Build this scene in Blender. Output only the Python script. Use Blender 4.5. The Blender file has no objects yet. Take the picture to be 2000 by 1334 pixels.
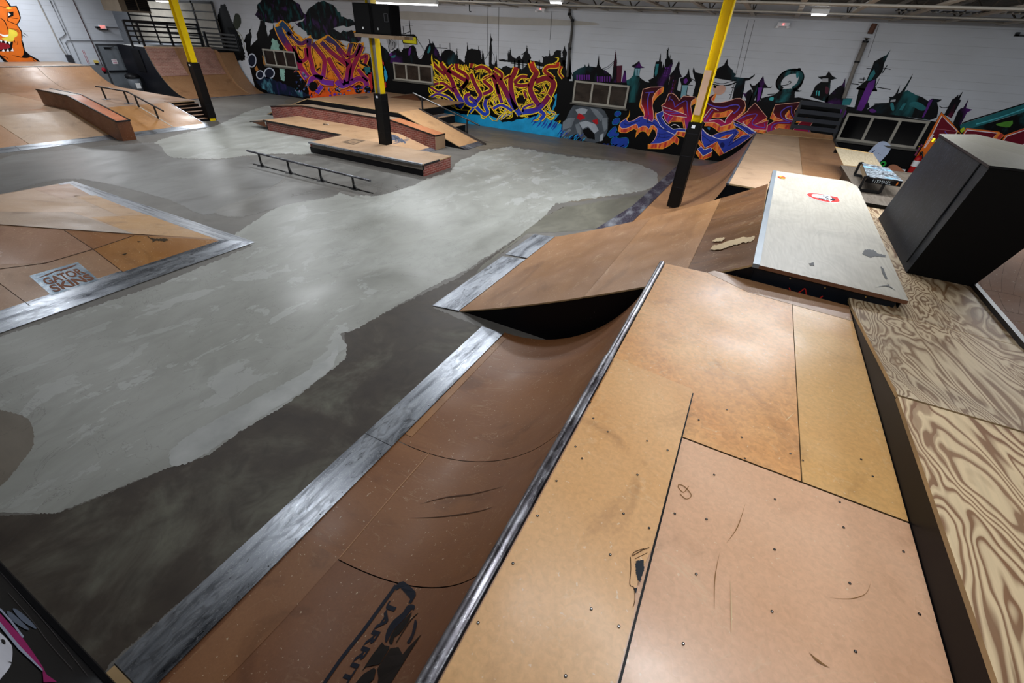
import bpy, math, random
from mathutils import Vector, Matrix
from mathutils.geometry import tessellate_polygon
random.seed(7)
S = 3.4                      # one unit of the layout = height of the eye above the concrete floor, in metres
R = [[0.8852478615592105, 0.46207987127222144, 0.05308875747016789],
     [0.30780114788075114, -0.4964281372889152, -0.8116757713945806],
     [-0.34870428297910394, 0.7348750213953001, -0.5816906617429927]]
F = 827.903
scene = bpy.context.scene
COL = scene.collection

# ---------------------------------------------------------------- survey helpers (plane intersections, layout units)
def ray(x, y):
    a = ((x-1000)/F, (y-667)/F, 1.0)
    return Vector([sum(R[i][j]*a[i] for i in range(3)) for j in range(3)])
def Z(x, y, z=0.0):
    d = ray(x, y); t = (z-1)/d.z; return Vector((d.x*t, d.y*t, z))
def Y(x, y, yy):
    d = ray(x, y); t = yy/d.y; return Vector((d.x*t, yy, 1+d.z*t))
def X(x, y, xx):
    d = ray(x, y); t = xx/d.x; return Vector((xx, d.y*t, 1+d.z*t))
def PL(x, y, p, n):
    d = ray(x, y); o = Vector((0, 0, 1)); t = (Vector(p)-o).dot(n)/d.dot(n); return o+d*t

# ---------------------------------------------------------------- materials
def lin(h):
    h = h.lstrip('#'); c = [int(h[i:i+2], 16)/255 for i in (0, 2, 4)]
    return [(v/12.92 if v <= .04045 else ((v+.055)/1.055)**2.4) for v in c]+[1]
MATS = {}
class NT:
    def __init__(s, name):
        s.m = bpy.data.materials.new(name); s.m.use_nodes = True
        s.t = s.m.node_tree; s.b = s.t.nodes['Principled BSDF']; s.tc = s.t.nodes.new('ShaderNodeTexCoord')
    def n(s, k, **kw):
        o = s.t.nodes.new('ShaderNode'+k)
        for a, v in kw.items():
            if a in o.inputs: o.inputs[a].default_value = v
            else: setattr(o, a, v)
        return o
    def l(s, a, b): s.t.links.new(a, b)
    def coord(s, scale=(1, 1, 1), rot=(0, 0, 0), loc=(0, 0, 0)):
        mp = s.n('Mapping'); mp.inputs['Scale'].default_value = scale; mp.inputs['Rotation'].default_value = rot; mp.inputs['Location'].default_value = loc
        s.l(s.tc.outputs['Object'], mp.inputs['Vector']); return mp.outputs[0]
    def noise(s, vec, scale, detail=4, dist=0.0, rough=.55):
        o = s.n('TexNoise', Scale=scale, Detail=detail, Distortion=dist, Roughness=rough); s.l(vec, o.inputs['Vector']); return o.outputs['Fac']
    def ramp(s, fac, stops, interp='LINEAR'):
        r = s.n('ValToRGB'); r.color_ramp.interpolation = interp; e = r.color_ramp.elements
        while len(e) < len(stops): e.new(.5)
        for i, (p, c) in enumerate(stops):
            e[i].position = p; e[i].color = c if len(c) == 4 else list(c)+[1]
        s.l(fac, r.inputs[0]); return r.outputs[0]
    def mix(s, fac, a, b, mode='MIX'):
        m = s.n('Mix', data_type='RGBA', blend_type=mode)
        for inp, v in ((m.inputs[0], fac), (m.inputs[6], a), (m.inputs[7], b)):
            if hasattr(v, 'links'): s.l(v, inp)
            else: inp.default_value = v
        return m.outputs[2]
    def math(s, op, a, b=0.0):
        m = s.n('Math', operation=op)
        for inp, v in ((m.inputs[0], a), (m.inputs[1], b)):
            if hasattr(v, 'links'): s.l(v, inp)
            else: inp.default_value = v
        return m.outputs[0]
    def bump(s, h, strength=.2, dist=.01):
        b = s.n('Bump', Strength=strength, Distance=dist); s.l(h, b.inputs['Height']); s.l(b.outputs[0], s.b.inputs['Normal'])
    def out(s, col=None, rough=None, metal=None, spec=None):
        for k, v in (('Base Color', col), ('Roughness', rough), ('Metallic', metal), ('Specular IOR Level', spec)):
            if v is None: continue
            if hasattr(v, 'links'): s.l(v, s.b.inputs[k])
            else: s.b.inputs[k].default_value = v
        return s.m
G = lambda v: (v, v, v, 1)
def flat(name, h, rough=.55, metal=0.0, var=.12, spec=.18):
    if name in MATS: return MATS[name]
    t = NT(name); c = lin(h) if isinstance(h, str) else list(h)
    f = t.noise(t.coord(), 2.3, 5)
    d = [max(0, v*(1-var)) for v in c[:3]]; u = [min(1, v*(1+var)) for v in c[:3]]
    MATS[name] = t.out(t.ramp(f, [(.3, d), (.7, u)]), rough, metal, spec); return MATS[name]
DESAT = .06
def board(name, a, b, rough=.4, scuff=.35, grain=(1, 1, 1), dark=.5, fleck=.30, fs=55):
    """skate hardboard: two-tone mottling, fine fibre, pale curved wheel scuffs, dark rubs, screw-free"""
    if name in MATS: return MATS[name]
    t = NT(name); v = t.coord(grain)
    def ds(h):
        c = lin(h); y = .25*c[0]+.65*c[1]+.1*c[2]; return [k*(1-DESAT)+y*DESAT for k in c[:3]]
    blot = t.noise(v, .9, 6, .8); fib = t.noise(t.coord((grain[0], grain[1], grain[2])), fs, 4, .6)
    c = t.ramp(blot, [(.28, ds(a)), (.72, ds(b))])
    c = t.mix(t.ramp(fib, [(.35, G(0)), (.72, G(fleck))]), c, t.mix(1.0, c, G(.62), 'MULTIPLY'))
    sc = t.noise(t.coord(grain), 1.7, 5, 2.2)
    band = t.ramp(sc, [(.485, G(0)), (.5, G(1)), (.507, G(0))])
    brk = t.ramp(t.noise(t.coord(), 3.1, 3), [(.45, G(0)), (.65, G(1))])
    c = t.mix(t.math('MULTIPLY', t.math('MULTIPLY', band, brk), scuff), c, lin('#e0c9a4'))
    rub = t.ramp(t.noise(t.coord(grain, loc=(3, 7, 1)), 1.3, 6, 1.6), [(.56, G(0)), (.72, G(dark))])
    c = t.mix(rub, c, t.mix(1.0, c, (.45, .40, .38, 1), 'MULTIPLY'))
    sp = t.ramp(t.noise(t.coord(), 38, 2), [(.69, G(0)), (.73, G(.5))])
    c = t.mix(sp, c, lin('#e6d6b8'))
    rg = t.ramp(t.noise(t.coord(), 1.4, 5), [(.3, G(rough-.08)), (.7, G(rough+.14))])
    t.bump(fib, .08, .004)
    MATS[name] = t.out(c, rg, 0, .45); return MATS[name]
def ply(name, lt, dk, sc=1.0, ang=0.0, amt=1.0, rough=.55, rings=11):
    """rotary-cut plywood: nested cathedral growth rings"""
    if name in MATS: return MATS[name]
    t = NT(name); v = t.coord((1.5*sc, .40*sc, 1), (0, 0, ang))
    n = t.noise(v, 1.25, 3.2, .7, .46)
    wob = t.math('MULTIPLY', t.noise(t.coord((6, 2.2, 6), (0, 0, ang)), 1.0, 3), .016)
    ring = t.math('FRACT', t.math('MULTIPLY', t.math('ADD', n, wob), rings*2.0))
    r = t.ramp(ring, [(0, G(1)), (.20, G(1)), (.27, G(.35)), (.40, G(.04)), (.70, G(.0)), (.88, G(.5)), (1, G(1))])
    wide = t.ramp(t.noise(t.coord((1.5*sc, .40*sc, 1), (0, 0, ang), (5, 3, 0)), 1.7, 2.5, .6), [(.5, G(0)), (.56, G(.8))])
    r = t.math('MAXIMUM', r, t.math('MULTIPLY', wide, t.ramp(ring, [(0, G(1)), (.45, G(.8)), (.6, G(0)), (1, G(.6))])))
    patch = t.ramp(t.noise(t.coord((1, .5, 1), loc=(2, 1, 0)), .9, 3), [(.3, G(.8*amt)), (.6, G(amt))])
    c = t.mix(t.math('MULTIPLY', r, patch), lin(lt), lin(dk))
    fine = t.noise(t.coord((40, 3, 40), (0, 0, ang)), 1.0, 4)
    c = t.mix(t.ramp(fine, [(.4, G(0)), (.8, G(.18))]), c, lin('#4e4236'))
    dirt = t.ramp(t.noise(t.coord(), 1.1, 6, 1), [(.5, G(0)), (.78, G(.35))])
    c = t.mix(dirt, c, lin('#5f5a56'))
    t.bump(r, .1, .004)
    MATS[name] = t.out(c, rough, 0, .25); return MATS[name]
def steel(name, h='#9a9fa7', rough=.27, stretch=(4, .5, 1), metal=.92, dark='#33363d'):
    if name in MATS: return MATS[name]
    t = NT(name); f = t.noise(t.coord(stretch), 1.6, 6, .6); g = t.noise(t.coord((3, 1, 3)), 7, 5, 1.5)
    c = t.ramp(f, [(.28, lin(dark)), (.5, lin(h)), (.8, lin('#b4b9c0'))])
    sc = t.ramp(g, [(.485, G(0)), (.5, G(.6)), (.512, G(0))])
    c = t.mix(sc, c, lin('#d0d4d8'))
    MATS[name] = t.out(c, t.ramp(g, [(.3, G(rough)), (.7, G(rough+.22))]), metal); return MATS[name]
def brick(name, a, b, mortar, course=.065, axis='xz'):
    if name in MATS: return MATS[name]
    t = NT(name); sep = t.n('SeparateXYZ'); t.l(t.tc.outputs['Object'], sep.inputs[0]); cmb = t.n('CombineXYZ')
    t.l(t.math('ADD', sep.outputs[0], sep.outputs[1]), cmb.inputs[0]); t.l(sep.outputs[2], cmb.inputs[1])
    br = t.n('TexBrick', Scale=1.0, **{'Mortar Size': course*.09, 'Brick Width': course*2.9, 'Row Height': course})
    br.inputs['Color1'].default_value = lin(a); br.inputs['Color2'].default_value = lin(b); br.inputs['Mortar'].default_value = lin(mortar)
    t.l(cmb.outputs[0], br.inputs['Vector'])
    v = t.ramp(t.noise(t.coord(), 2.5, 5), [(.3, G(.65)), (.7, G(1))])
    MATS[name] = t.out(t.mix(1.0, br.outputs['Color'], v, 'MULTIPLY'), .6); return MATS[name]
def gradz(name, stops, var=.25, rough=.5):
    """spray paint faded from colour to colour with height (stops: height in layout units)"""
    if name in MATS: return MATS[name]
    t = NT(name); sep = t.n('SeparateXYZ'); t.l(t.tc.outputs['Object'], sep.inputs[0])
    z0, z1 = stops[0][0]*S, stops[-1][0]*S
    h = t.math('DIVIDE', t.math('SUBTRACT', sep.outputs[2], z0), z1-z0)
    n = t.math('MULTIPLY', t.math('SUBTRACT', t.noise(t.coord(), 3.5, 4), .5), var)
    MATS[name] = t.out(t.ramp(t.math('ADD', h, n), [((p*S-z0)/(z1-z0), lin(c)) for p, c in stops]), rough, 0, .12); return MATS[name]
def night(name, a='#020204', b='#12343c', c='#3a1450', rough=.55, sc=.9):
    if name in MATS: return MATS[name]
    t = NT(name); f = t.noise(t.coord((1, 1, .55)), sc, 4, .6)
    MATS[name] = t.out(t.ramp(f, [(.36, lin(c)), (.45, lin(a)), (.55, lin(a)), (.66, lin(b))]), rough, 0, .12); return MATS[name]
def emit(name, c, st):
    if name in MATS: return MATS[name]
    t = NT(name); t.b.inputs['Emission Color'].default_value = c; t.b.inputs['Emission Strength'].default_value = st
    MATS[name] = t.out(G(.8), .5); return MATS[name]
def concrete(name, a, b, c, sc=.35, stretch=(1, 1, 1), rough=.5, flake=0.0):
    if name in MATS: return MATS[name]
    t = NT(name); v = t.coord(stretch)
    f = t.noise(v, sc, 9, .9, .62); g = t.noise(v, sc*5, 7, 1.2)
    k = t.ramp(f, [(.28, lin(a)), (.5, lin(b)), (.74, lin(c))])
    k = t.mix(t.ramp(g, [(.42, G(0)), (.72, G(.55))]), k, lin(a))
    if flake:
        fl = t.ramp(t.noise(t.coord((1, .55, 1), (0, 0, .45)), 2.6, 8, .5, .62), [(.565, G(0)), (.58, G(flake))])
        zone = t.ramp(t.noise(t.coord(), .22, 2), [(.42, G(0)), (.56, G(1))])
        k = t.mix(t.math('MULTIPLY', fl, zone), k, lin('#b9bbba'))
    cr = t.ramp(t.noise(t.coord(), .8, 6, 2.5), [(.497, G(0)), (.5, G(.35)), (.503, G(0))])
    k = t.mix(cr, k, lin('#4a4642'))
    t.bump(g, .05, .004)
    MATS[name] = t.out(k, t.ramp(f, [(.3, G(rough-.12)), (.7, G(rough+.12))]), 0, .4); return MATS[name]
def blockwall(name, base, dk):
    t = NT(name); sep = t.n('SeparateXYZ'); t.l(t.tc.outputs['Object'], sep.inputs[0])
    fr = t.math('FRACT', t.math('DIVIDE', sep.outputs[2], .204))
    ln = t.ramp(fr, [(0, G(1)), (.035, G(.9)), (.07, G(0)), (1, G(0))])
    brk = t.ramp(t.noise(t.coord((.5, .5, 3.5)), 1.1, 4), [(.4, G(.06)), (.66, G(.42))])
    c = t.ramp(t.noise(t.coord((.6, .6, 1)), .5, 5), [(.3, lin(dk)), (.7, lin(base))])
    c = t.mix(t.math('MULTIPLY', ln, brk), c, lin('#5a5a5c'))
    t.bump(t.math('SUBTRACT', t.noise(t.coord(), 25, 3), ln), .12, .006)
    MATS[name] = t.out(c, .6); return MATS[name]

BLK = flat('black_painted_wood', '#0b0b0e', .45)
BLKS = NT('scuffed_black_paint')
def _():
    t = BLKS; f = t.noise(t.coord((1, 1, 1)), 1.1, 6, .7); g = t.noise(t.coord((5, 5, 1.2)), 3.0, 6, 2.2)
    c = t.ramp(f, [(.3, lin('#090b10')), (.7, lin('#131821'))])
    s = t.ramp(g, [(.49, G(0)), (.5, G(.35)), (.507, G(0))])
    c = t.mix(s, c, lin('#6a7280')); t.out(c, .5, 0, .16)
_(); BLKS = BLKS.m
def speckled():
    t = NT('black_face_with_chips'); v = t.n('TexVoronoi', Scale=26.0); t.l(t.coord((1, 1, .6)), v.inputs['Vector'])
    m = t.ramp(v.outputs['Distance'], [(.0, G(1)), (.055, G(.9)), (.07, G(0))])
    z = t.ramp(t.noise(t.coord(), 1.5, 3), [(.52, G(0)), (.6, G(.55))])
    return t.out(t.mix(t.math('MULTIPLY', m, z), lin('#0c0b0f'), lin('#8d8a86')), .45, 0, .2)
BLKC = speckled()
DECK = board('deck_hardboard', '#dba263', '#ebba82', .34, .3, (1, 1, 1), .5, .4, 40)
DECK2 = board('deck_hardboard_mottled', '#da9450', '#eeb878', .36, .4, (1, 1, 1), .5, .7, 30)
DECK3 = board('deck_hardboard_pinkish', '#dda981', '#eabc98', .3, .3, (1, 1, 1), .5, .35, 42)
DECK4 = board('deck_hardboard_honey', '#daa35c', '#e8bc7a', .33, .3, (1, 1, 1), .5, .45, 36)
RAMPB = board('ramp_hardboard_brown', '#84532f', '#996539', .38, .22, (.45, 1.7, 1), .6)
RAMPC = board('ramp_hardboard_red_brown', '#7a4c2e', '#8d5c38', .38, .15)
RAMPM = board('ramp_hardboard_mid', '#966a44', '#ab7d53', .36, .4, (1.6, .5, 1))
RAMPD = board('ramp_hardboard_worn_dark', '#5d3a1d', '#84572d', .34, .5, (.6, 1.8, 1), .7)
TAN = board('pale_hardboard', '#ac8a6a', '#bc9c7c', .38, .25)
TANG = board('grey_tan_hardboard', '#97806a', '#aa917a', .38, .2)
TANR = board('rosy_hardboard', '#a07857', '#b08866', .36, .2)
ORG = board('orange_hardboard', '#b27030', '#c4843e', .38, .25)
BRN = board('ledge_side_hardboard', '#5a3015', '#713f1d', .4, .15)
FAR = board('far_ramp_hardboard', '#8a6240', '#9c734e', .4, .15)
CREAM = ply('weathered_cream_plywood', '#b8b3a7', '#9f988a', .9, 1.2, .3, .42)
PLY = ply('raw_pine_plywood', '#d2ba94', '#6d4020', 1.15, .22, 1.0, .6, 9)
PLY2 = ply('raw_pine_plywood_grey', '#bda98a', '#694828', 1.4, .55, 1.0, .55, 12)
PLYG = ply('weathered_grey_plywood', '#625a50', '#453b32', 1.2, .6, .7)
EDGE = flat('plywood_edge', '#a98e68', .7, 0, .3)
STEEL = steel('galvanised_plate'); STEELX = steel('galvanised_plate_cross', stretch=(.45, 7, 1))
STEELD = steel('dull_steel_plate', '#74747c', .45, (1, 3, 1), .85, '#2c2a32')
PIPE = steel('steel_coping_pipe', '#737177', .24, (2, 2, 2), 1.0, '#39343a')
BLKM = flat('black_steel_tube', '#0c0d10', .38, .0, .1, .4)
YEL = flat('yellow_paint', '#e0bf0a', .42); GRYC = flat('bare_grey_steel', '#8b8b88', .5, .3)
VINYL = flat('black_vinyl', '#050506', .45, 0, .1, .25)
ALU = flat('window_frame_paint', '#9a958a', .5); WHT = flat('white_paint', '#e8e8ea', .5)
BRICK = brick('painted_brick_panel', '#8c4438', '#6e352e', '#a5867c')
BRICKP = brick('pale_brick_panel', '#a5786a', '#98695c', '#b59a8a', .06)
GREYP = flat('grey_conduit', '#6f7278', .5, .2)
CEILM = flat('ceiling_paint', '#aaa59c', .6); CEILD = flat('ceiling_deck_paint', '#5e5952', .7)

# ---------------------------------------------------------------- mesh helpers
class MB:
    def __init__(s): s.v = []; s.f = []; s.m = []; s.sm = []; s.mats = []
    def mi(s, m):
        if m not in s.mats: s.mats.append(m)
        return s.mats.index(m)
    def face(s, pts, m, smooth=False):
        i = len(s.v); s.v += [Vector(p) for p in pts]; s.f.append(list(range(i, i+len(pts)))); s.m.append(s.mi(m)); s.sm.append(smooth); return s
    def poly(s, pts, m):
        pts = [Vector(p) for p in pts]
        for t in tessellate_polygon([pts]): s.face([pts[k] for k in t], m)
        return s
    def slab(s, pts, ext, m, side=None, back=True):
        """polygon extruded by vector ext (top polygon keeps pts)"""
        pts = [Vector(p) for p in pts]; e = Vector(ext); q = [p+e for p in pts]; side = side or m
        s.poly(pts, m)
        if back: s.poly([p for p in reversed(q)], side)
        n = len(pts)
        for i in range(n): s.face([pts[i], q[i], q[(i+1) % n], pts[(i+1) % n]], side)
        return s
    def box(s, x0, x1, y0, y1, z0, z1, m, top=None):
        s.slab([(x0, y0, z1), (x1, y0, z1), (x1, y1, z1), (x0, y1, z1)], (0, 0, z0-z1), top or m, m); return s
    def bar(s, a, b, w, h, m, up=(0, 0, 1)):
        a, b = Vector(a), Vector(b); d = (b-a).normalized(); u = Vector(up); r = d.cross(u)
        if r.length < 1e-4: r = d.cross(Vector((1, 0, 0)))
        r.normalize(); u = r.cross(d)
        c = [r*(sx*w/2)+u*(sy*h/2) for sx, sy in ((-1, -1), (1, -1), (1, 1), (-1, 1))]
        p = [a+k for k in c]; q = [b+k for k in c]
        s.face(p[::-1], m); s.face(q, m)
        for i in range(4): s.face([p[i], p[(i+1) % 4], q[(i+1) % 4], q[i]], m)
        return s
    def tube(s, path, r, m, n=12, cap=True):
        path = [Vector(p) for p in path]; rings = []
        for i, p in enumerate(path):
            d = (path[min(i+1, len(path)-1)]-path[max(i-1, 0)]).normalized()
            a = d.cross(Vector((0, 0, 1)))
            if a.length < 1e-3: a = d.cross(Vector((1, 0, 0)))
            a.normalize(); b = a.cross(d); rr = r[i] if isinstance(r, (list, tuple)) else r
            rings.append([p+(a*math.cos(k*2*math.pi/n)+b*math.sin(k*2*math.pi/n))*rr for k in range(n)])
        base = len(s.v); mi = s.mi(m)
        for ring in rings: s.v += ring
        for i in range(len(rings)-1):
            for k in range(n):
                a = base+i*n+k; b = base+i*n+(k+1) % n
                s.f.append([a, b, b+n, a+n]); s.m.append(mi); s.sm.append(True)
        if cap: s.face(rings[0], m); s.face(rings[-1][::-1], m)
        return s
    def lathe(s, c, prof, m, n=20):
        c = Vector(c); base = len(s.v); mi = s.mi(m)
        for r, z in prof: s.v += [c+Vector((r*math.cos(k*2*math.pi/n), r*math.sin(k*2*math.pi/n), z)) for k in range(n)]
        for i in range(len(prof)-1):
            for k in range(n):
                p = base+i*n+k; q = base+i*n+(k+1) % n
                s.f.append([p, q, q+n, p+n]); s.m.append(mi); s.sm.append(True)
        return s
    def sweep(s, prof, ys, m, thick=.006, side=None, dx=lambda y: 0.0):
        """curved sheet: profile (x,z) swept along y"""
        side = side or EDGE; n = len(prof); base = len(s.v); mi = s.mi(m)
        for y in ys:
            for (x, z) in prof: s.v.append(Vector((x+dx(y), y, z)))
        for j in range(len(ys)-1):
            for i in range(n-1):
                a = base+j*n+i; s.f.append([a, a+1, a+n+1, a+n]); s.m.append(mi); s.sm.append(True)
        # underside + edges
        nrm = []
        for i in range(n):
            x0, z0 = prof[max(i-1, 0)]; x1, z1 = prof[min(i+1, n-1)]; l = math.hypot(x1-x0, z1-z0); nrm.append(((z1-z0)/l*thick, -(x1-x0)/l*thick))
        lo = [(x+a, z+b) for (x, z), (a, b) in zip(prof, nrm)]
        for y, fl in ((ys[0], 0), (ys[-1], 1)):
            for i in range(n-1):
                q = [Vector((prof[i][0]+dx(y), y, prof[i][1])), Vector((prof[i+1][0]+dx(y), y, prof[i+1][1])), Vector((lo[i+1][0]+dx(y), y, lo[i+1][1])), Vector((lo[i][0]+dx(y), y, lo[i][1]))]
                s.face(q if fl else q[::-1], side)
        for j in range(len(ys)-1):
            y0, y1 = ys[j], ys[j+1]
            for i in range(n-1):
                s.face([Vector((lo[i][0]+dx(y0), y0, lo[i][1])), Vector((lo[i][0]+dx(y1), y1, lo[i][1])), Vector((lo[i+1][0]+dx(y1), y1, lo[i+1][1])), Vector((lo[i+1][0]+dx(y0), y0, lo[i+1][1]))], side)
        return s
    def build(s, name, loc=(0, 0, 0)):
        me = bpy.data.meshes.new(name); L = Vector(loc)
        me.from_pydata([tuple(v*S-L) for v in s.v], [], s.f)
        for m in s.mats: me.materials.append(m)
        me.polygons.foreach_set('material_index', s.m); me.polygons.foreach_set('use_smooth', s.sm); me.validate(); me.update()
        o = bpy.data.objects.new(name, me); COL.objects.link(o); return o

ROOT = {}
def thing(name, label, cat, loc, group=None):
    o = bpy.data.objects.new(name, None); COL.objects.link(o); o.location = Vector(loc)*S; o.empty_display_size = .2
    o['label'] = label; o['category'] = cat
    if group: o['group'] = group
    ROOT[o.name] = Vector(loc)*S; return o
def part(name, mb, parent, label=None, stuff=False):
    L = ROOT[parent.name]; o = mb.build(name, L); o.parent = parent; ROOT[o.name] = L
    if label: o['label'] = label
    if stuff: o['kind'] = 'stuff'
    return o
def solo(name, mb, label, cat, group=None, loc=(0, 0, 0)):
    o = mb.build(name, Vector(loc)*S); o.location = Vector(loc)*S; o['label'] = label; o['category'] = cat
    if group: o['group'] = group
    return o
def struct(name, mb, parent=None, label=None):
    o = mb.build(name); ROOT[o.name] = Vector((0, 0, 0)); o['kind'] = 'structure'
    if parent: o.parent = parent
    if label: o['label'] = label
    return o
def copy_tree(src, loc, label):
    r = src.copy(); COL.objects.link(r); r.location = Vector(loc)*S; r['label'] = label; ROOT[r.name] = Vector(loc)*S
    for ch in list(src.children):
        c = ch.copy(); COL.objects.link(c); c.parent = r
        for g in ch.children:
            d = g.copy(); COL.objects.link(d); d.parent = c
    return r
def spline(pts, n=6, closed=False):
    pts = [Vector(p) for p in pts]; N = len(pts); out = []
    rng = range(N) if closed else range(N-1)
    for i in rng:
        if closed: p0, p1, p2, p3 = pts[(i-1) % N], pts[i], pts[(i+1) % N], pts[(i+2) % N]
        else: p0, p1, p2, p3 = pts[max(i-1, 0)], pts[i], pts[i+1], pts[min(i+2, N-1)]
        for k in range(n):
            t = k/n
            out.append(.5*((2*p1)+(-p0+p2)*t+(2*p0-5*p1+4*p2-p3)*t*t+(-p0+3*p1-3*p2+p3)*t**3))
    if not closed: out.append(pts[-1])
    return out
class Art:
    """flat paint on a surface: pixel-space outlines dropped on the true surface by fn, layer by layer"""
    def __init__(s, fn, step, lift=.0006): s.fn = fn; s.step = Vector(step); s.lift = lift; s.k = 1; s.mb = MB(); s.reg(0, 0, 1)
    def reg(s, ox, oy, sc): s.o = (ox, oy, sc); return s
    def P(s, p): return s.fn(s.o[0]+p[0]/s.o[2], s.o[1]+p[1]/s.o[2])+s.step*s.lift*s.k
    def up(s, n=1): s.k += n; return s
    def poly(s, m, pts, smooth=0, jag=0):
        q = [Vector((a, b, 0)) for a, b in pts]
        if smooth: q = spline(q, smooth, True)
        if jag:
            r = []
            for a, b in zip(q, q[1:]+q[:1]):
                n = max(1, int((b-a).length/(jag*2.2)))
                for i in range(n):
                    r.append(a.lerp(b, i/n)+Vector((random.uniform(-jag, jag), random.uniform(-jag, jag), 0)))
            q = r
        for t in tessellate_polygon([q]):
            s.mb.face([s.P(q[i]) for i in t], m)
        return s
    def line(s, m, pts, w, smooth=5, taper=0, closed=False):
        q = [Vector((a, b, 0)) for a, b in pts]
        if smooth: q = spline(q, smooth, closed)
        if closed: q = q+[q[0]]
        N = len(q); L = []; Rr = []
        for i, p in enumerate(q):
            d = q[min(i+1, N-1)]-q[max(i-1, 0)]
            if closed and i in (0, N-1): d = q[1]-q[N-2]
            if d.length < 1e-6: d = Vector((1, 0, 0))
            d.normalize(); nn = Vector((-d.y, d.x, 0)); ww = w/2
            if taper: u = i/(N-1); ww *= max(.06, min(1, (1-u)/taper, u/taper if taper < 1 else 1))
            L.append(p+nn*ww); Rr.append(p-nn*ww)
        for i in range(N-1): s.mb.face([s.P(L[i]), s.P(Rr[i]), s.P(Rr[i+1]), s.P(L[i+1])], m)
        return s
    def blob(s, m, c, rx, ry, n=14, j=0):
        return s.poly(m, [(c[0]+rx*(1+random.uniform(-j, j))*math.cos(k*2*math.pi/n), c[1]+ry*(1+random.uniform(-j, j))*math.sin(k*2*math.pi/n)) for k in range(n)])
def text2d(txt, bold=.0, sub=0):
    """text outline triangles in a unit box (x 0..1, y 0..1) as list of polygons"""
    cu = bpy.data.curves.new('lettering', 'FONT'); cu.body = txt; cu.offset = bold; cu.resolution_u = 3
    o = bpy.data.objects.new('lettering', cu); COL.objects.link(o)
    dg = bpy.context.evaluated_depsgraph_get(); me = o.evaluated_get(dg).to_mesh()
    vs = [v.co.copy() for v in me.vertices]; fs = [list(p.vertices) for p in me.polygons]
    bpy.data.objects.remove(o); bpy.data.curves.remove(cu)
    x0 = min(v.x for v in vs); x1 = max(v.x for v in vs); y0 = min(v.y for v in vs); y1 = max(v.y for v in vs)
    return [[((vs[i].x-x0)/(x1-x0), (vs[i].y-y0)/(y1-y0)) for i in f] for f in fs]
def put_text(mb, txt, corners, m, bold=.0):
    """corners: 3-D lower-left, lower-right, upper-right, upper-left"""
    a, b, c, d = [Vector(p) for p in corners]
    for f in text2d(txt, bold):
        mb.face([(a*(1-u)+b*u)*(1-v)+(d*(1-u)+c*u)*v for u, v in f], m)
# ================================================================= camera
cam = bpy.data.cameras.new('camera'); cam.sensor_width = 36; cam.lens = F/2000*36; cam.clip_start = .05; cam.clip_end = 200
co = bpy.data.objects.new('camera', cam); COL.objects.link(co); scene.camera = co
co.matrix_world = Matrix(((R[0][0], -R[1][0], -R[2][0], 0), (R[0][1], -R[1][1], -R[2][1], 0), (R[0][2], -R[1][2], -R[2][2], S), (0, 0, 0, 1)))

# ================================================================= the hall
WY, WX, RX, FY, ZC = 5.53, -9.06, 3.2, -2.6, 1.285      # mural wall, door wall, right wall, wall behind the camera, joist underside
WALL = blockwall('painted_block_wall', '#c6cad2', '#b2b4b8'); WALL2 = blockwall('painted_block_wall_cool', '#c2c8d2', '#b0b6c0')
CONC = concrete('old_concrete', '#5c5853', '#6b6863', '#7c7973', .3, (1, 1, 1), .5)
fl = MB(); fl.slab([(-11.6, FY, 0), (RX, FY, 0), (RX, WY+.05, 0), (-11.6, WY+.05, 0)], (0, 0, -.03), CONC); floor = struct('floor', fl)
w = MB(); w.box(-11.6, RX, WY, WY+.06, 0, 1.42, WALL); wall_back = struct('wall_back', w)
w = MB(); w.box(WX-.06, WX, FY, 4.36, 0, 1.42, WALL2); wall_left = struct('wall_left', w)
w = MB(); w.box(-11.6, WX-.06, 4.30, 4.36, 0, 1.42, WALL2); struct('wall_recess_front', w)
w = MB(); w.box(-11.62, -11.5, 4.36, WY, 0, 1.42, WALL2); struct('wall_recess_left', w)
w = MB(); w.box(RX, RX+.06, FY, WY, 0, 1.42, WALL); struct('wall_right', w)
w = MB(); w.box(-11.6, RX, FY-.06, FY, 0, 1.42, WALL); struct('wall_front', w)
w = MB(); w.box(-11.6, RX, FY, WY, 1.41, 1.44, CEILD); ceiling = struct('ceiling', w)

# pale skim coat and stains on the floor (their outlines were read off the concrete)
PALE = concrete('pale_skim_coat', '#84857f', '#979892', '#a8aaa5', .55, (1, .5, 1), .42, .4)
DARKC = concrete('sealed_dark_concrete', '#2c231e', '#453d34', '#777669', .75, (1, 1, 1), .55)
MIDC = concrete('worn_grey_concrete', '#605f5c', '#706f6d', '#80807d', .5, (1, .45, 1), .4)
BRNC = concrete('brownish_concrete', '#5d564b', '#70685c', '#837b70', .5, (.5, 1, 1), .45)
fa = Art(Z, (0, 0, 1), .00035)
def floor_art(name, m, pts, jag=2.2, smooth=3, label=None):
    a = Art(Z, (0, 0, 1), .00009); a.k = floor_art.k+2; floor_art.k += 1; a.poly(m, pts, smooth, jag); struct(name, a.mb, floor, label)
floor_art.k = 1
floor_art('bare_concrete', DARKC, [(-60, 1010), (60, 1005), (140, 994), (330, 912), (470, 838), (600, 756), (676, 700), (672, 650), (760, 606), (900, 540), (1010, 465), (1060, 425), (1100, 405), (1230, 400), (1215, 440), (1030, 455), (845, 600), (940, 640), (722, 850), (215, 1295), (190, 1345), (-60, 1360)], 1.5, 0)
floor_art('wall_side_concrete', BRNC, [(560, 205), (600, 187), (760, 215), (905, 238), (1100, 268), (1330, 304), (1310, 345), (1290, 365), (1180, 385), (1100, 392), (1062, 330), (1180, 318), (1100, 300), (1000, 285), (940, 292), (860, 270), (700, 230)], 1.0, 3)
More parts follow.
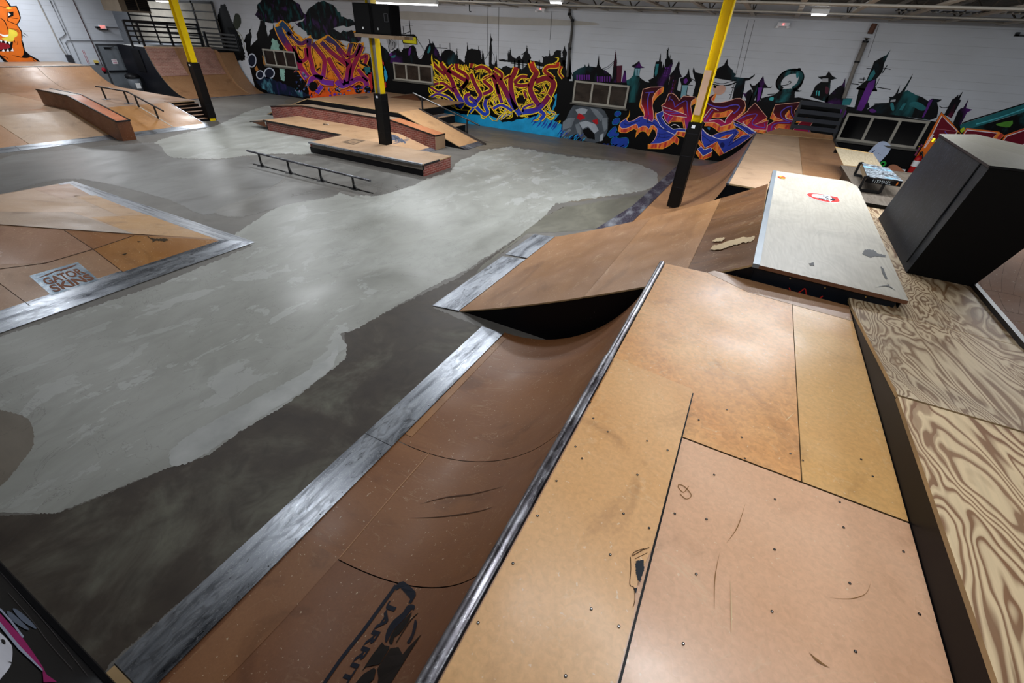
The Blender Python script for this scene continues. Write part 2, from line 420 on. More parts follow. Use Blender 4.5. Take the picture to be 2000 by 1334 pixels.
floor_art('pale_skim_coat', PALE, [(-80, 1000), (110, 1003), (180, 975), (290, 930), (330, 914), (410, 888), (470, 842), (560, 790), (612, 750), (652, 720), (675, 700), (678, 676), (664, 652), (695, 644), (760, 606), (850, 556), (910, 528), (1010, 464), (1062, 424), (1085, 398), (1150, 388), (1250, 374), (1288, 362), (1282, 335), (1240, 318), (1180, 312), (1100, 304), (1000, 287), (950, 292), (890, 318), (880, 336), (826, 352), (750, 378), (690, 384), (640, 372), (560, 392), (500, 430), (440, 470), (494, 480), (300, 560), (0, 658), (-120, 700)], 1.6, 0)
floor_art('pale_rear_patch', PALE, [(300, 280), (350, 262), (420, 246), (500, 212), (560, 212), (640, 270), (610, 300), (548, 300), (480, 304), (430, 310), (340, 308), (320, 295)], .8, 3)
floor_art('worn_grey_patch', MIDC, [(0, 312), (100, 296), (262, 280), (310, 282), (335, 308), (430, 312), (480, 306), (530, 322), (560, 345), (480, 390), (400, 420), (330, 390), (160, 350), (60, 362), (0, 378)], .9, 3)
floor_art('damp_patch', concrete('damp_concrete', '#5f5d59', '#6f6d69', '#86847f', .7, (1, .4, 1), .34), [(486, 306), (548, 302), (606, 306), (720, 332), (828, 350), (748, 380), (716, 382), (668, 372), (650, 384), (560, 400), (470, 424), (420, 412), (500, 380), (560, 350), (520, 322)], .9, 3)
floor_art('bare_spot', BRNC, [(-30, 812), (30, 808), (60, 826), (66, 868), (40, 905), (0, 950), (-60, 960)], 1.2, 3)
floor_art('olive_concrete', concrete('olive_concrete', '#55534a', '#67655a', '#7a776a', .6, (1, .6, 1), .45), [(940, 520), (1010, 466), (1060, 425), (1100, 405), (1180, 392), (1270, 378), (1215, 440), (1120, 452), (1030, 456), (985, 490), (930, 535)], 1.2, 0)
floor_art('pale_crust', flat('bright_skim_crust', '#aaacaa', .5, 0, .2), [(330, 895), (352, 862), (430, 815), (540, 758), (640, 700), (660, 668), (648, 720), (560, 785), (470, 838), (400, 888), (345, 912)], 1.8, 2)

# windows of the mural wall
DIRTY = NT('dusty_dark_glass')
def _():
    t = DIRTY; f = t.noise(t.coord((1, 1, 2)), 1.2, 5, .8)
    t.out(t.ramp(f, [(.3, lin('#17120f')), (.7, lin('#3a322c'))]), .16, 0, .6)
_(); DIRTY = DIRTY.m
NIGHTG = flat('black_glass', '#08080a', .08, 0, .2, .6)
def window(i, corners, glass, bars):
    a, b, c, d = [Y(x, y, WY) for x, y in corners]          # tl tr br bl
    x0, x1 = (a.x+d.x)/2, (b.x+c.x)/2; z1, z0 = (a.z+b.z)/2, (c.z+d.z)/2; t = .02
    m = MB(); y0 = WY-.022
    m.box(x0, x1, y0, WY-.0005, z1-t, z1, ALU); m.box(x0, x1, y0, WY-.0005, z0, z0+t, ALU)
    m.box(x0, x0+t, y0, WY-.0005, z0+t, z1-t, ALU); m.box(x1-t, x1, y0, WY-.0005, z0+t, z1-t, ALU)
    for u in bars:
        xb = x0+(x1-x0)*u; m.box(xb-.011, xb+.011, y0, WY-.0005, z0+t, z1-t, ALU)
    w = struct('window_%d' % i, m)
    us = [0]+list(bars)+[1]
    for u, v in zip(us, us[1:]):
        p = MB(); xa = x0+(x1-x0)*u+.012; xb = x0+(x1-x0)*v-.012
        p.box(xa, xb, WY-.011, WY-.007, z0+t, z1-t, glass); struct('window_pane', p, w)
    s = MB(); s.box(x0-.02, x1+.02, WY-.035, WY-.0005, z0-.018, z0, flat('window_sill_paint', '#55524c', .6)); struct('window_sill', s, w)
window(1, [(512.7, 95), (578, 101), (582, 133), (522.7, 128)], NIGHTG, (.36, .68))
window(2, [(769.6, 120.8), (845, 128.8), (848, 164), (772.1, 154.6)], DIRTY, (.33, .66))
window(3, [(1123, 156.5), (1229.5, 167.3), (1223.2, 212.8), (1119.3, 199)], DIRTY, (.345, .67))
window(4, [(1655.2, 219), (1815.5, 237.8), (1785.4, 291.7), (1634, 270)], NIGHTG, (.33, .665))

# exit door in the left wall
def WLX(x, y): return X(x, y, WX)
dz, dy0, dy1 = .578, 3.985, 4.275
m = MB(); fr = flat('dark_door_frame', '#3a3c40', .5)
m.box(WX-.001, WX+.012, dy0-.022, dy0, 0, dz+.02, fr); m.box(WX-.001, WX+.012, dy1, dy1+.022, 0, dz+.02, fr); m.box(WX-.001, WX+.012, dy0, dy1, dz, dz+.02, fr)
door = struct('door_1', m)
m = MB(); m.box(WX, WX+.008, dy0+.002, dy1-.002, .003, dz-.002, flat('grey_door_paint', '#6d737a', .42)); struct('door_leaf', m, door)
m = MB(); m.box(WX+.008, WX+.028, dy0+.01, dy1-.03, .235, .262, flat('black_push_bar', '#15161a', .4)); struct('push_bar', m, door)
m = MB(); m.box(WX+.008, WX+.02, dy0+.07, dy0+.15, dz-.045, dz-.02, BLKM); m.bar((WX+.016, dy0+.12, dz-.03), (WX+.03, dy0+.2, dz-.012), .006, .006, BLKM); struct('door_closer', m, door)
m = MB(); m.box(WX+.0085, WX+.0095, 4.09, 4.16, .343, .405, WHT)
pk = flat('pink_sign_print', '#c0477c', .5)
put_text(m, 'EXIT ONLY', [(WX+.0101, 4.095, .378), (WX+.0101, 4.155, .378), (WX+.0101, 4.155, .4), (WX+.0101, 4.095, .4)], pk)
for k in range(3): m.box(WX+.0095, WX+.0101, 4.098, 4.152, .35+k*.008, .354+k*.008, pk)
struct('door_notice', m, door, 'white paper notice with pink print')
m = MB(); m.box(WX, WX+.0105, FY, dy0-.025, 0, .335, flat('grey_dado_paint', '#6e7276', .5)); struct('trim_1', m, wall_left)
m = MB(); m.box(WX, WX+.0105, dy1+.025, 4.36, 0, .335, flat('grey_dado_paint', '#6e7276', .5)); struct('trim_2', m, wall_left)

# ================================================================= ceiling steel
JL = 'cream painted open-web joist under the roof deck running towards the mural wall'
def joist(x):
    t = thing('ceiling_joist', JL, 'joist', (x, 2.0, ZC), 'row of roof joists')
    y0, y1 = -1.2, WY-.005
    m = MB(); m.box(x-.017, x+.017, y0, y1, ZC, ZC+.012, CEILM); part('bottom_chord', m, t)
    m = MB(); m.box(x-.017, x+.017, y0, y1, ZC+.105, ZC+.12, CEILM); part('top_chord', m, t)
    m = MB(); n = 22; dy = (y1-y0-.06)/n
    for i in range(n):
        a, b = (ZC+.01, ZC+.107) if i % 2 else (ZC+.107, ZC+.01)
        m.bar((x, y0+.03+i*dy, a), (x, y0+.03+(i+1)*dy, b), .008, .008, CEILD)
    part('web', m, t); return t
j0 = joist(-8.96)
for i in range(1, 33): copy_tree(j0, (-8.96+.36*i, 2.0, ZC), JL)
m = MB()
for i in range(95): m.box(-11.5, RX-.02, -1.0+i*.07, -.965+i*.07, 1.4, 1.409, CEILD)
struct('ceiling_ribs', m, ceiling)
for yy, zz, r, c in ((5.38, 1.295, .005, CEILM), (5.08, 1.302, .004, GREYP), (4.72, 1.278, .007, CEILM), (4.3, 1.295, .004, CEILM), (3.95, 1.28, .007, CEILM)):
    m = MB(); m.tube([(-8.9, yy, zz), (RX-.02, yy, zz)], r, c, 8)
    solo('ceiling_pipe', m, {5.38: 'cream ceiling pipe running closest along the top of the mural wall', 5.08: 'thin grey conduit under the joists a step out from the mural wall', 4.72: 'thick cream sprinkler main crossing under the joists', 4.3: 'thin cream conduit crossing between sprinkler main and outermost pipe', 3.95: 'cream ceiling pipe farthest out from the mural wall'}[yy], 'pipe')
# dark ribbed duct pieces seen between the joists
for k, (px, nm) in enumerate(((1790, 'left'), (1880, 'mid'), (1960, 'right'))):
    c = Z(px, 25 if k else 22, 1.33); m = MB(); m.box(c.x-.13, c.x+.13, c.y-.05, c.y+.05, 1.33, 1.335, BLK)
    for i in range(7): m.box(c.x-.12+i*.038, c.x-.108+i*.038, c.y-.05, c.y+.05, 1.324, 1.33, CEILM)
    solo('roof_grille', m, ('dark slatted roof vent nearest the downpipe', 'dark slatted roof vent between the two other vents', 'dark slatted roof vent at the far right end of the row')[k], 'vent')

# lamps: long tube fixtures in three rows
LAMP = emit('lamp_diffuser', (.94, .97, 1, 1), 9); LAMPH = flat('lamp_housing', '#c8c8c8', .5)
def lamp(c, ln, label, w=300, grp=None):
    t = thing('ceiling_lamp', label, 'lamp', c, grp); x, y, z = c
    m = MB(); m.box(x-ln/2, x+ln/2, y-.022, y+.022, z, z+.016, LAMPH); m.slab([(x-ln/2, y-.012, z+.016), (x+ln/2, y-.012, z+.016), (x+ln/2, y+.012, z+.016), (x-ln/2, y+.012, z+.016)], (0, 0, .02), LAMPH); part('housing', m, t)
    m = MB(); m.box(x-ln/2+.01, x+ln/2-.01, y-.017, y+.017, z-.009, z, LAMP); part('diffuser', m, t)
    m = MB()
    for sx in (-.35, .35): m.tube([(x+sx*ln, y, z+.03), (x+sx*ln, y, 1.41)], .0022, BLKM, 5)
    part('hanger', m, t)
    L = bpy.data.lights.new('lamp_light', 'AREA'); L.shape = 'RECTANGLE'; L.size = ln*S*.95; L.size_y = .1; L.energy = w*.72; L.color = (.93, .965, 1)
    o = bpy.data.objects.new('lamp_light', L); COL.objects.link(o); o.parent = t; o.location = (0, 0, -.012*S)
    L2 = bpy.data.lights.new('lamp_uplight', 'AREA'); L2.shape = 'RECTANGLE'; L2.size = ln*S*.95; L2.size_y = .12; L2.energy = w*.16; L2.color = (.95, .97, 1)
    for sgn in (1, -1):
        L3 = bpy.data.lights.new('lamp_sidelight', 'AREA'); L3.shape = 'RECTANGLE'; L3.size = ln*S*.95; L3.size_y = .05; L3.energy = w*.15; L3.color = (.93, .965, 1)
        o3 = bpy.data.objects.new('lamp_sidelight', L3); COL.objects.link(o3); o3.parent = t; o3.location = (0, sgn*.03*S, .0); o3.rotation_euler = (sgn*math.radians(84), 0, 0)
    o2 = bpy.data.objects.new('lamp_uplight', L2); COL.objects.link(o2); o2.parent = t; o2.location = (0, 0, .04*S); o2.rotation_euler = (math.pi, 0, 0)
W0 = 115
lamp((-3.12, 3.86, 1.20), .72, 'long tube lamp hanging behind the twin loudspeakers', W0*2.2)
lamp(tuple(Z(1086, 4.2, 1.235)), .10, 'short bright lamp at the ceiling left of the tallest yellow column', W0*.25)
lamp(tuple(Z(1600, 27.5, 1.25)), .11, 'short bright lamp at the ceiling right of the tallest yellow column', W0*.25)
lamp((-9.9, 4.9, 1.26), .7, 'unseen lamp added to brighten the screen in the far left corner', W0*1.2)  # out of view, added to brighten the recess panels
lamp(tuple(Z(326, 2.5, 1.14)), .42, 'long tube lamp high over the brick-panelled quarter pipe', W0*1.6)
for gx in (-7.0, -5.2, -3.3, -1.55, .15, 1.7):
    for gy in (.75, 2.35):
        if gx == .15 and gy < 1: continue
        lamp((gx, gy, 1.25), .72, 'unseen tube lamp added under the joists to light the mural wall', W0*(.3 if (gx == -1.55 and gy < 1) else .4 if (gx == -3.3 and gy < 1) else .75 if gx < -5 else 1), 'rows of tube lamps over the ramps')
lamp((.15, .55, 1.25), .72, 'unseen tube lamp added under the joists to light the mural wall', W0*.5, 'rows of tube lamps over the ramps')
for gx, gy in ((-8.4, 3.2), (-4.5, 3.3), (-1.2, 3.05), (.45, 2.95), (1.6, 2.95)):
    lamp((gx, gy, 1.262), .72, 'unseen tube lamp added under the joists to light the mural wall', W0*1.7, 'rows of tube lamps over the ramps')  # this row is out of view, added to light the mural wall
world = bpy.data.worlds.new('world'); scene.world = world; world.use_nodes = True
world.node_tree.nodes['Background'].inputs[0].default_value = (.5, .52, .55, 1); world.node_tree.nodes['Background'].inputs[1].default_value = .1

# ================================================================= foreground quarter pipe
def arc(xf, run, h, n=20):
    r = (h*h+run*run)/(2*h); th = math.asin(min(1, run/r))
    return [(xf+r*math.sin(th*i/n), r*(1-math.cos(th*i/n))) for i in range(n+1)]
HA = .457; PA = arc(-.656, .531, HA-.005, 26); RA = ((HA-.005)**2+.531**2)/(2*(HA-.005))
def onA(x, y):
    d = ray(x, y); lo, hi = .2, 40/ max(1e-6, 1)
    def f(t):
        px = d.x*t+.656; pz = 1+d.z*t
        return pz-(RA-math.sqrt(max(0, RA*RA-px*px)) if px > 0 else 0)
    a, b = 0.3, (0-1)/d.z
    for _ in range(50):
        c = (a+b)/2
        if f(c) > 0: a = c
        else: b = c
    return Vector((d.x*a, d.y*a, 1+d.z*a))
qa = thing('quarter_pipe', 'large brown quarter pipe in front with steel coping pipe and broad tan deck', 'quarter pipe', (-.1, .6, 0))
g = .0012
for y0, y1, mt in ((-.06, .28, RAMPC), (.28, .628, RAMPB), (.628, 1.305, RAMPM if 0 else RAMPB)):
    m = MB(); m.sweep(PA, [y0+g, (y0+y1)/2, y1-g], mt, .006, BLK); part('ramp_sheet', m, qa)
m = MB(); m.slab([(-.652, .66, .0012), (-.628, .66, .0018), (-.628, 1.27, .0018), (-.652, 1.27, .0012)], (0, 0, -.001), board('pale_filler_strip', '#9b6a3c', '#ab7846')); part('filler_strip', m, qa, 'paler filler strip along the steel plate')
for y0, y1 in ((-.06, .60), (.602, 1.29)):
    m = MB(); m.slab([(-.757, y0, .003), (-.654, y0, .0042), (-.654, y1, .0042), (-.757, y1, .003)], (0, 0, -.0028), STEEL); pl = part('threshold_plate', m, qa)
    m = MB(); n = 9
    for k in range(n):
        for xx in (-.663,):
            yy = y0+(k+.5)*(y1-y0)/n; c = Vector((xx, yy, .0043))
            m.face([c+Vector((.0018*math.cos(a*math.pi/3), .0018*math.sin(a*math.pi/3), 0)) for a in range(6)], BLK)
    part('screw_heads', m, pl)
m = MB(); m.box(-.66, -.6, -.062, -.058, 0, .004, EDGE); m.box(-.75, -.58, -.0825, -.062, 0, .006, EDGE); part('end_timber', m, qa)
for (y0, y1, r, mt) in ((-.25, .745, .0112, PIPE), (.735, 1.308, .0088, STEELD)):
    m = MB(); m.tube([(-.122, y0, HA-.004), (-.122, (y0+y1)/2, HA-.004), (-.122, y1, HA-.004)], r, PIPE, 20); part('coping_pipe', m, qa)
a = Art(onA, (-.2, 0, .95), .0006); a.poly(board('paler_ramp_band', '#8b5c38', '#9a6a44', .4, .1), [(592, 1052), (664, 1089), (560, 1205), (470, 1300), (430, 1340), (318, 1340), (400, 1255), (500, 1150)]); part('ramp_band', a.mb, qa); a = Art(onA, (-.2, 0, .95), .0009); a.line(flat('pale_seam_line', '#b98f6c', .5), [(838, 886), (780, 952), (722, 1020), (664, 1089)], 1.6, 3); part('pale_seam', a.mb, qa); a = Art(onA, (-.2, 0, .95), .0009); a.line(flat('dark_rub_line', '#4d2f1b', .5), [(820, 985), (870, 972), (925, 965), (985, 950)], 3, 4, .5).line(flat('dark_rub_line', '#4d2f1b', .5), [(800, 1012), (860, 1010), (930, 1000), (965, 990)], 2.4, 4, .5)
part('rub_lines', a.mb, qa, stuff=True)
# deck sheets
def sheet(pts, mt, z=HA, th=.007, side=EDGE): return MB().slab([(a, b, z) for a, b in pts], (0, 0, -th), mt, side)
part('deck_sheet', sheet([(-.112, .592), (.238, .592), (.2385, 1.24), (.13, 1.245), (.012, 1.312), (-.112, 1.306)], DECK2), qa)
part('deck_sheet', sheet([(.240, .592), (.378, .592), (.378, 1.226), (.240, 1.236)], DECK4), qa)
part('deck_sheet', sheet([(-.112, -.25), (.378, -.25), (.378, .5885), (-.112, .5885)], DECK3), qa)
up = [(-.11, -.25), (.051, -.25), (.0515, .27), (.046, .30), (.048, .33), (.0525, .36), (.053, .40), (.0535, .716), (.049, .724), (-.108, .742)]
part('deck_shadow_strip', MB().slab([(.0535, -.25, HA+.0012), (.0562, -.25, HA+.0012), (.0562, .718, HA+.0012), (.0535, .718, HA+.0012)], (0, 0, -.001), BLK).box(-.11, .374, -.24, 1.23, HA-.03, HA-.0072, BLK), qa)  # black strip paints the raised sheet's edge shadow; board below darkens the joints
part('deck_shadow_strip', MB().slab([(-.108, .7425, HA+.0011), (.0535, .7172, HA+.0011), (.0535, .7187, HA+.0011), (-.108, .7442, HA+.0011)], (0, 0, -.001), flat('painted_seam_shadow', '#3a2614', .8)), qa)  # dark strip painted as the shadow line behind the raised sheet
part('raised_deck_sheet', sheet(up, DECK, HA+.006, .0058, flat('chipped_grey_edge', '#6b6d70', .6)), qa, 'top sheet with chipped edge and broken notch')
m = Art(lambda x, y: Z(x, y, HA+.006), (0, 0, 1), .0006); hole = flat('dark_broken_hole', '#2c3138', .7); crk = flat('torn_board_edge', '#5a4026', .8)
m.poly(hole, [(1242, 1096), (1256, 1094), (1258, 1112), (1250, 1138), (1246, 1134), (1241, 1112)], 0, 1).poly(hole, [(1237, 1150), (1245, 1148), (1242, 1160)]).line(crk, [(1268, 1070), (1256, 1074), (1246, 1080), (1234, 1086), (1240, 1078), (1258, 1072)], 1.6, 3).line(crk, [(1231, 1088), (1232, 1112), (1230, 1142), (1238, 1148), (1240, 1172), (1236, 1186)], 1.4, 3).line(crk, [(1240, 1092), (1252, 1086), (1264, 1080)], 1.2, 3)
part('broken_notch', m.mb, qa)
m = MB(); scr = flat('screw_head', '#2a2622', .4, .5); sil = flat('bright_screw_head', '#b9b9bb', .3, .8)
def screw(x, y, z=HA, big=1):
    c = Z(x, y, z+.0009); r = .0018*big
    m.face([c+Vector((r*math.cos(a*math.pi/4), r*math.sin(a*math.pi/4), 0)) for a in range(8)], scr)
    c = Z(x, y, z+.0013); m.face([c+Vector((r*.4*math.cos(a*math.pi/4), r*.4*math.sin(a*math.pi/4), 0)) for a in range(8)], sil)
for x, y in ((1159, 817), (1087, 939), (1050, 1007), (1002, 1100), (934, 1216), (1264, 861), (1304, 879), (1245, 927), (1218, 1003), (1268, 1031), (1192, 1083), (1155, 1189), (1209, 1223), (1105, 1320), (1187, 843), (1137, 895), (1124, 872)):
    screw(x, y, HA+.006)
for x, y in ((1365, 820), (1449, 854), (1455, 895), (1395, 927), (1514, 975), (1318, 1003), (1380, 1014), (1544, 886), (1568, 899), (1648, 1030), (1513, 1073), (1360, 1121), (1335, 1257), (1660, 1139), (1508, 1194), (1671, 1272), (1796, 1199), (1765, 1077), (1682, 897), (1640, 980), (1705, 930), (1420, 800)):
    screw(x, y)
part('deck_screws', m, qa, stuff=True)
# scuffs drawn on the deck by wheels
m = Art(lambda x, y: Z(x, y, HA), (0, 0, 1), .0009)
sc1 = flat('wheel_scuff', '#8a6338', .5); sc2 = flat('chalky_scratch', '#d6bc92', .5)
m.line(sc1, [(1455, 985), (1440, 1030), (1418, 1062)], 2.2, 5, .5); m.line(sc1, [(1405, 1080), (1396, 1130), (1395, 1190)], 2, 5, .5); m.line(sc1, [(1620, 1168), (1660, 1170), (1690, 1160), (1700, 1138)], 2.2, 5, .6)
m.line(sc1, [(1580, 1275), (1598, 1292), (1620, 1305)], 5, 5, .5); m.line(sc2, [(1532, 824), (1542, 815), (1552, 806)], 2.5, 4, .6); m.line(sc1, [(1345, 950), (1335, 962), (1325, 953), (1326, 947), (1338, 952), (1350, 968), (1340, 975), (1328, 965)], 1.4, 5)
m.line(sc2, [(1426, 1135), (1428, 1200), (1428, 1240)], 3, 3, .5)
part('wheel_scuffs', m.mb, qa, stuff=True)
# bank up to the launch box at the far end of the deck
m = MB(); m.slab([(.012, 1.312, HA+.0005), (.13, 1.245, HA+.0005), (.378, 1.226, HA+.0005), (.378, 1.314, .4585), (.03, 1.337, .4585)], (0, 0, -.012), RAMPM, EDGE); part('end_bank', m, qa)
m = MB(); m.poly([(x, 1.304, z-.007) for x, z in PA]+[(.378, 1.304, HA-.008), (.378, 1.304, 0), (PA[0][0], 1.304, -.0)], BLKC); part('end_panel', m, qa)
m = MB(); m.poly([(x, -.056, z-.007) for x, z in PA]+[(.378, -.056, HA-.008), (.378, -.056, 0)], BLKC); part('end_panel', m, qa)
m = MB(); m.box(.368, .377, -.25, 1.30, .0, HA-.008, BLK); m.box(-.11, -.10, -.05, 1.30, .0, HA-.012, BLK); part('framing_panel', m, qa)
# printed logo on the curved face
INK = flat('navy_ink', '#141c2b', .4, 0, .1); INK2 = flat('black_ink', '#121110', .4, 0, .1)
a = Art(onA, (-.35, 0, .9), .0011); a.reg(620, 1120, 6.233)
a.line(INK, [(70, 1370), (90, 1334), (300, 1030), (560, 700), (800, 370), (960, 150)], 40, 3)
a.poly(INK, [(940, 165), (1000, 110), (1050, 98), (1120, 150), (1195, 225), (1200, 270), (1140, 370), (1110, 360), (1135, 315), (1070, 240), (1010, 175), (965, 210)])
a.poly(INK, [(1150, 380), (1190, 400), (1170, 460), (1150, 440), (1060, 560), (930, 690), (845, 840), (825, 810), (850, 690), (930, 570), (1040, 480), (1090, 400)], 2)
a.poly(INK2, [(1060, 570), (1150, 470), (1110, 590), (1000, 740), (940, 780), (910, 870), (870, 830), (940, 690)], 2)
a.poly(INK2, [(790, 840), (820, 880), (880, 890), (870, 930), (760, 1110), (600, 1140), (540, 1200), (660, 1010)], 0)
a.poly(INK2, [(890, 915), (990, 900), (1040, 990), (1110, 900), (1270, 740), (1170, 900), (1040, 1110), (880, 1370), (730, 1370), (745, 1280), (730, 1170), (760, 1120), (830, 1010)], 0)
a.poly(INK2, [(690, 1150), (715, 1180), (690, 1290), (600, 1370), (440, 1370), (560, 1230)], 0)
a.poly(INK, [(1185, 570), (1215, 600), (1190, 720), (1130, 850), (1090, 840), (1150, 740)], 2)
a.line(INK2, [(1225, 490), (1140, 570), (1040, 720), (960, 850)], 10, 3)
b = Vector((880, 330, 0)); e = Vector((235, 1334, 0)); upv = Vector((118, 40, 0))
t6 = text2d('JARRITOS', .03); full = (e-b)*1.42
for f in t6:
    a.mb.face([a.P(tuple((b+full*u+upv*v)[:2])) for u, v in f], INK)
part('printed_logo', a.mb, qa, 'dark printed bottle logo with lettering')

# ================================================================= raw plywood platform behind the deck
pf = thing('plywood_platform', 'raised platform of swirly grained raw plywood beside the tan deck', 'platform', (.55, 1.2, 0))
m = MB(); m.slab([(.379, -.25, .513), (.9, -.25, .513), (.9, .833, .513), (.379, .833, .513)], (0, 0, -.008), PLY, EDGE); part('deck_sheet', m, pf)
m = MB(); m.slab([(.379, .836, .5145), (.9, .836, .5145), (.9, 1.30, .466), (.379, 1.30, .466)], (0, 0, -.008), PLY2, EDGE); part('deck_sheet', m, pf)
m = MB(); m.slab([(.379, 1.302, .466), (.727, 1.302, .466), (.727, 2.45, .466), (.56, 2.45, .466), (.379, 1.70, .466)], (0, 0, -.008), PLY2, EDGE); part('deck_sheet', m, pf)
m = MB(); m.poly([(.3795, -.25, .505), (.3795, .836, .505), (.3795, 1.30, .458), (.3795, 1.30, .0), (.3795, -.25, .0)], BLKC); part('riser_panel', m, pf, 'black scratched riser between the two decks')
m = MB(); m.box(.724, .737, 1.20, 1.66, .44, .478, BLKM); part('edge_rail', m, pf)
m = MB(); m.slab([(.545, 2.45, .482), (1.0, 2.45, .482), (1.0, 3.42, .482), (.535, 3.32, .482)], (0, 0, -.016), PLYG, BLK); part('rear_deck_sheet', m, pf)
m = MB(); m.box(.56, .57, 2.46, 3.3, 0, .466, BLK); m.box(.6, .72, 1.7, 2.44, 0, .45, BLK); part('framing_panel', m, pf)

# ================================================================= bank ramp and launch box
bk = thing('bank_ramp', 'brown bank ramp rising to the pale launch box behind the front quarter pipe', 'ramp', (-.4, 1.87, 0))
PB = [(-.91+.02*i, max(.001, .39*(.02*i)+.092*(.02*i)**2)) for i in range(53)]
def seg(x0, x1): 
    q = [(x0, .39*(x0+.91)+.092*(x0+.91)**2+.001)]+[p for p in PB if x0+.004 < p[0] < x1-.004]+[(x1, .39*(x1+.91)+.092*(x1+.91)**2+.001)]; return q
dB = lambda y: .0155*(y-1.345)
for x0, x1, mt in ((-.91, -.36, RAMPM), (-.359, -.05, board('ramp_hardboard_warm', '#9c6e42', '#b07f50', .36, .4, (1.6, .5, 1))), (-.049, .1255, RAMPD)):
    m = MB(); m.sweep(seg(x0, x1), [1.345, 1.7, 2.05, 2.40], mt, .006, EDGE, dB); part('ramp_sheet', m, bk)
for y0, y1 in ((1.318, 1.99), (1.992, 2.392)):
    m = MB(); m.slab([(-1.033+dB(y0), y0, .003), (-.905+dB(y0), y0+.02, .006), (-.905+dB(y1), y1, .006), (-1.033+dB(y1), y1-.03, .003)], (0, 0, -.0028), STEEL); part('threshold_plate', m, bk)
for yy in (1.349, 2.396):
    m = MB(); m.poly([(x+dB(yy), yy, z-.007) for x, z in PB[1:]]+[(.13, yy, 0), (-.89, yy, 0)], BLKC); part('side_panel', m, bk)
a = Art(lambda x, y: PL(x, y, (-.05, 1.8, .39*.86+.092*.86**2+.0015), Vector((-.548, 0, 1))), (-.45, 0, .9), .0012)
a.poly(flat('dried_glue_smear', '#c3ad8a', .6), [(1388, 488), (1392, 480), (1420, 473), (1440, 466), (1474, 462), (1473, 470), (1440, 478), (1405, 488)], 0, 1.5).poly(flat('dried_glue_smear', '#c3ad8a', .6), [(1390, 472), (1400, 466), (1418, 464), (1410, 472)], 0, 1)
part('glue_smear', a.mb, bk)

bx = thing('launch_box', 'pale worn launch box with red and white shield sticker on top', 'launch box', (.33, 2.05, .466))
tn = [Z(1475, 516, .503), Z(1775, 588, .495), Z(1670, 357, .497), Z(1512, 333, .503)]
A_, B_, C_, D_ = tn
C2 = C_+Vector((-.03, .012, 0)); C3 = C_+Vector((.003, -.09, 0))
m = MB(); m.slab([A_, B_, C3, C2, D_], (0, 0, -.011), CREAM, flat('box_edge_ply', '#6d4a36', .6)); part('top_sheet', m, bx)
m = MB(); e1 = Vector((-.006, 0, .0012)); m.slab([A_+e1, A_+Vector((.012, 0, .0012)), D_+Vector((.012, 0, .0012)), D_+e1], (0, 0, -.012), flat('zinc_edge_strip', '#7c858e', .4, .35)); part('edge_strip', m, bx)
dn = Vector((0, 0, -.011)); lo = Vector((0, .006, -.05)); pt = flat('black_box_side', '#12151b', .4, 0, .4)
def q4(p, q, zz, off=(0, 0, 0)): o = Vector(off); return [p+dn+o, q+dn+o, Vector((q.x, q.y, zz))+o, Vector((p.x, p.y, zz))+o]
m = MB(); m.face(q4(A_, B_+Vector((-.02, 0, 0)), .44, (0, .004, 0)), pt)
part('front_panel', m, bx, 'black front panel with red scrawl')
m = MB(); m.face(q4(B_, C3, .467, (-.012, 0, 0)), pt); m.face(q4(C2, D_, .44, (0, -.004, 0)), pt); m.face(q4(D_, A_, .30, (.004, 0, 0)), pt); part('side_panel', m, bx)
fr_ = lambda x, y: Y(x, y, 1.352-.03*0)
nrm = (B_-A_).cross(Vector((0, 0, 1))).normalized(); nrm = nrm if nrm.y < 0 else -nrm
a = Art(lambda x, y: PL(x, y, A_+Vector((0, .004, 0)), nrm), nrm, .0012); a.reg(1500, 400, 2.964)
rd = flat('red_scrawl', '#b3271f', .5)
for ln in ([(55, 478), (62, 498)], [(122, 480), (135, 505), (155, 518)], [(155, 520), (190, 500), (215, 485), (222, 532)], [(262, 548), (290, 545), (318, 527)], [(0, 482), (40, 486)]): a.line(rd, ln, 6, 4)
yd = flat('brass_screw', '#b59a5a', .4, .5)
for c in ((128, 427), (465, 567), (565, 533), (752, 624), (700, 590), (330, 480)): a.blob(yd, c, 5, 4, 8)
part('red_scrawl', a.mb, bx)
a = Art(lambda x, y: PL(x, y, A_+Vector((0, 0, .0005)), (B_-A_).cross(D_-A_).normalized()), (0, 0, 1), .001); a.reg(1560, 360, 20)
RED = flat('sticker_red', '#d9403c', .35); NAVY = flat('sticker_navy', '#22303f', .35); WS = flat('sticker_white', '#f0eef2', .35)
a.poly(WS, [(290, 400), (380, 345), (560, 345), (1000, 400), (1530, 505), (1610, 670), (1580, 710), (1400, 735), (1200, 730), (900, 680), (600, 590), (380, 500)])
a.up().poly(RED, [(310, 400), (390, 360), (560, 360), (1000, 415), (1515, 520), (1590, 660), (1560, 695), (1400, 715), (1200, 712), (900, 665), (600, 575), (390, 485)])
a.up().poly(WS, [(480, 440), (560, 405), (800, 425), (1020, 445), (1200, 460), (1260, 540), (1400, 600), (1220, 710), (1130, 640), (1030, 650), (900, 600), (700, 545), (530, 510)])
a.up().poly(NAVY, [(1260, 530), (1420, 630), (1380, 660), (1230, 655), (1200, 620), (1300, 600)]).poly(NAVY, [(930, 470), (990, 480), (985, 505), (935, 500)]).poly(NAVY, [(740, 560), (1000, 590), (1040, 630), (960, 615), (800, 585)]).line(NAVY, [(1000, 540), (1080, 560), (1150, 600)], 22, 3).line(NAVY, [(1040, 500), (1120, 505), (1180, 540)], 16, 3).line(NAVY, [(1050, 600), (1100, 650), (1160, 600)], 18, 3)
part('shield_sticker', a.mb, bx, 'red and white shield sticker')
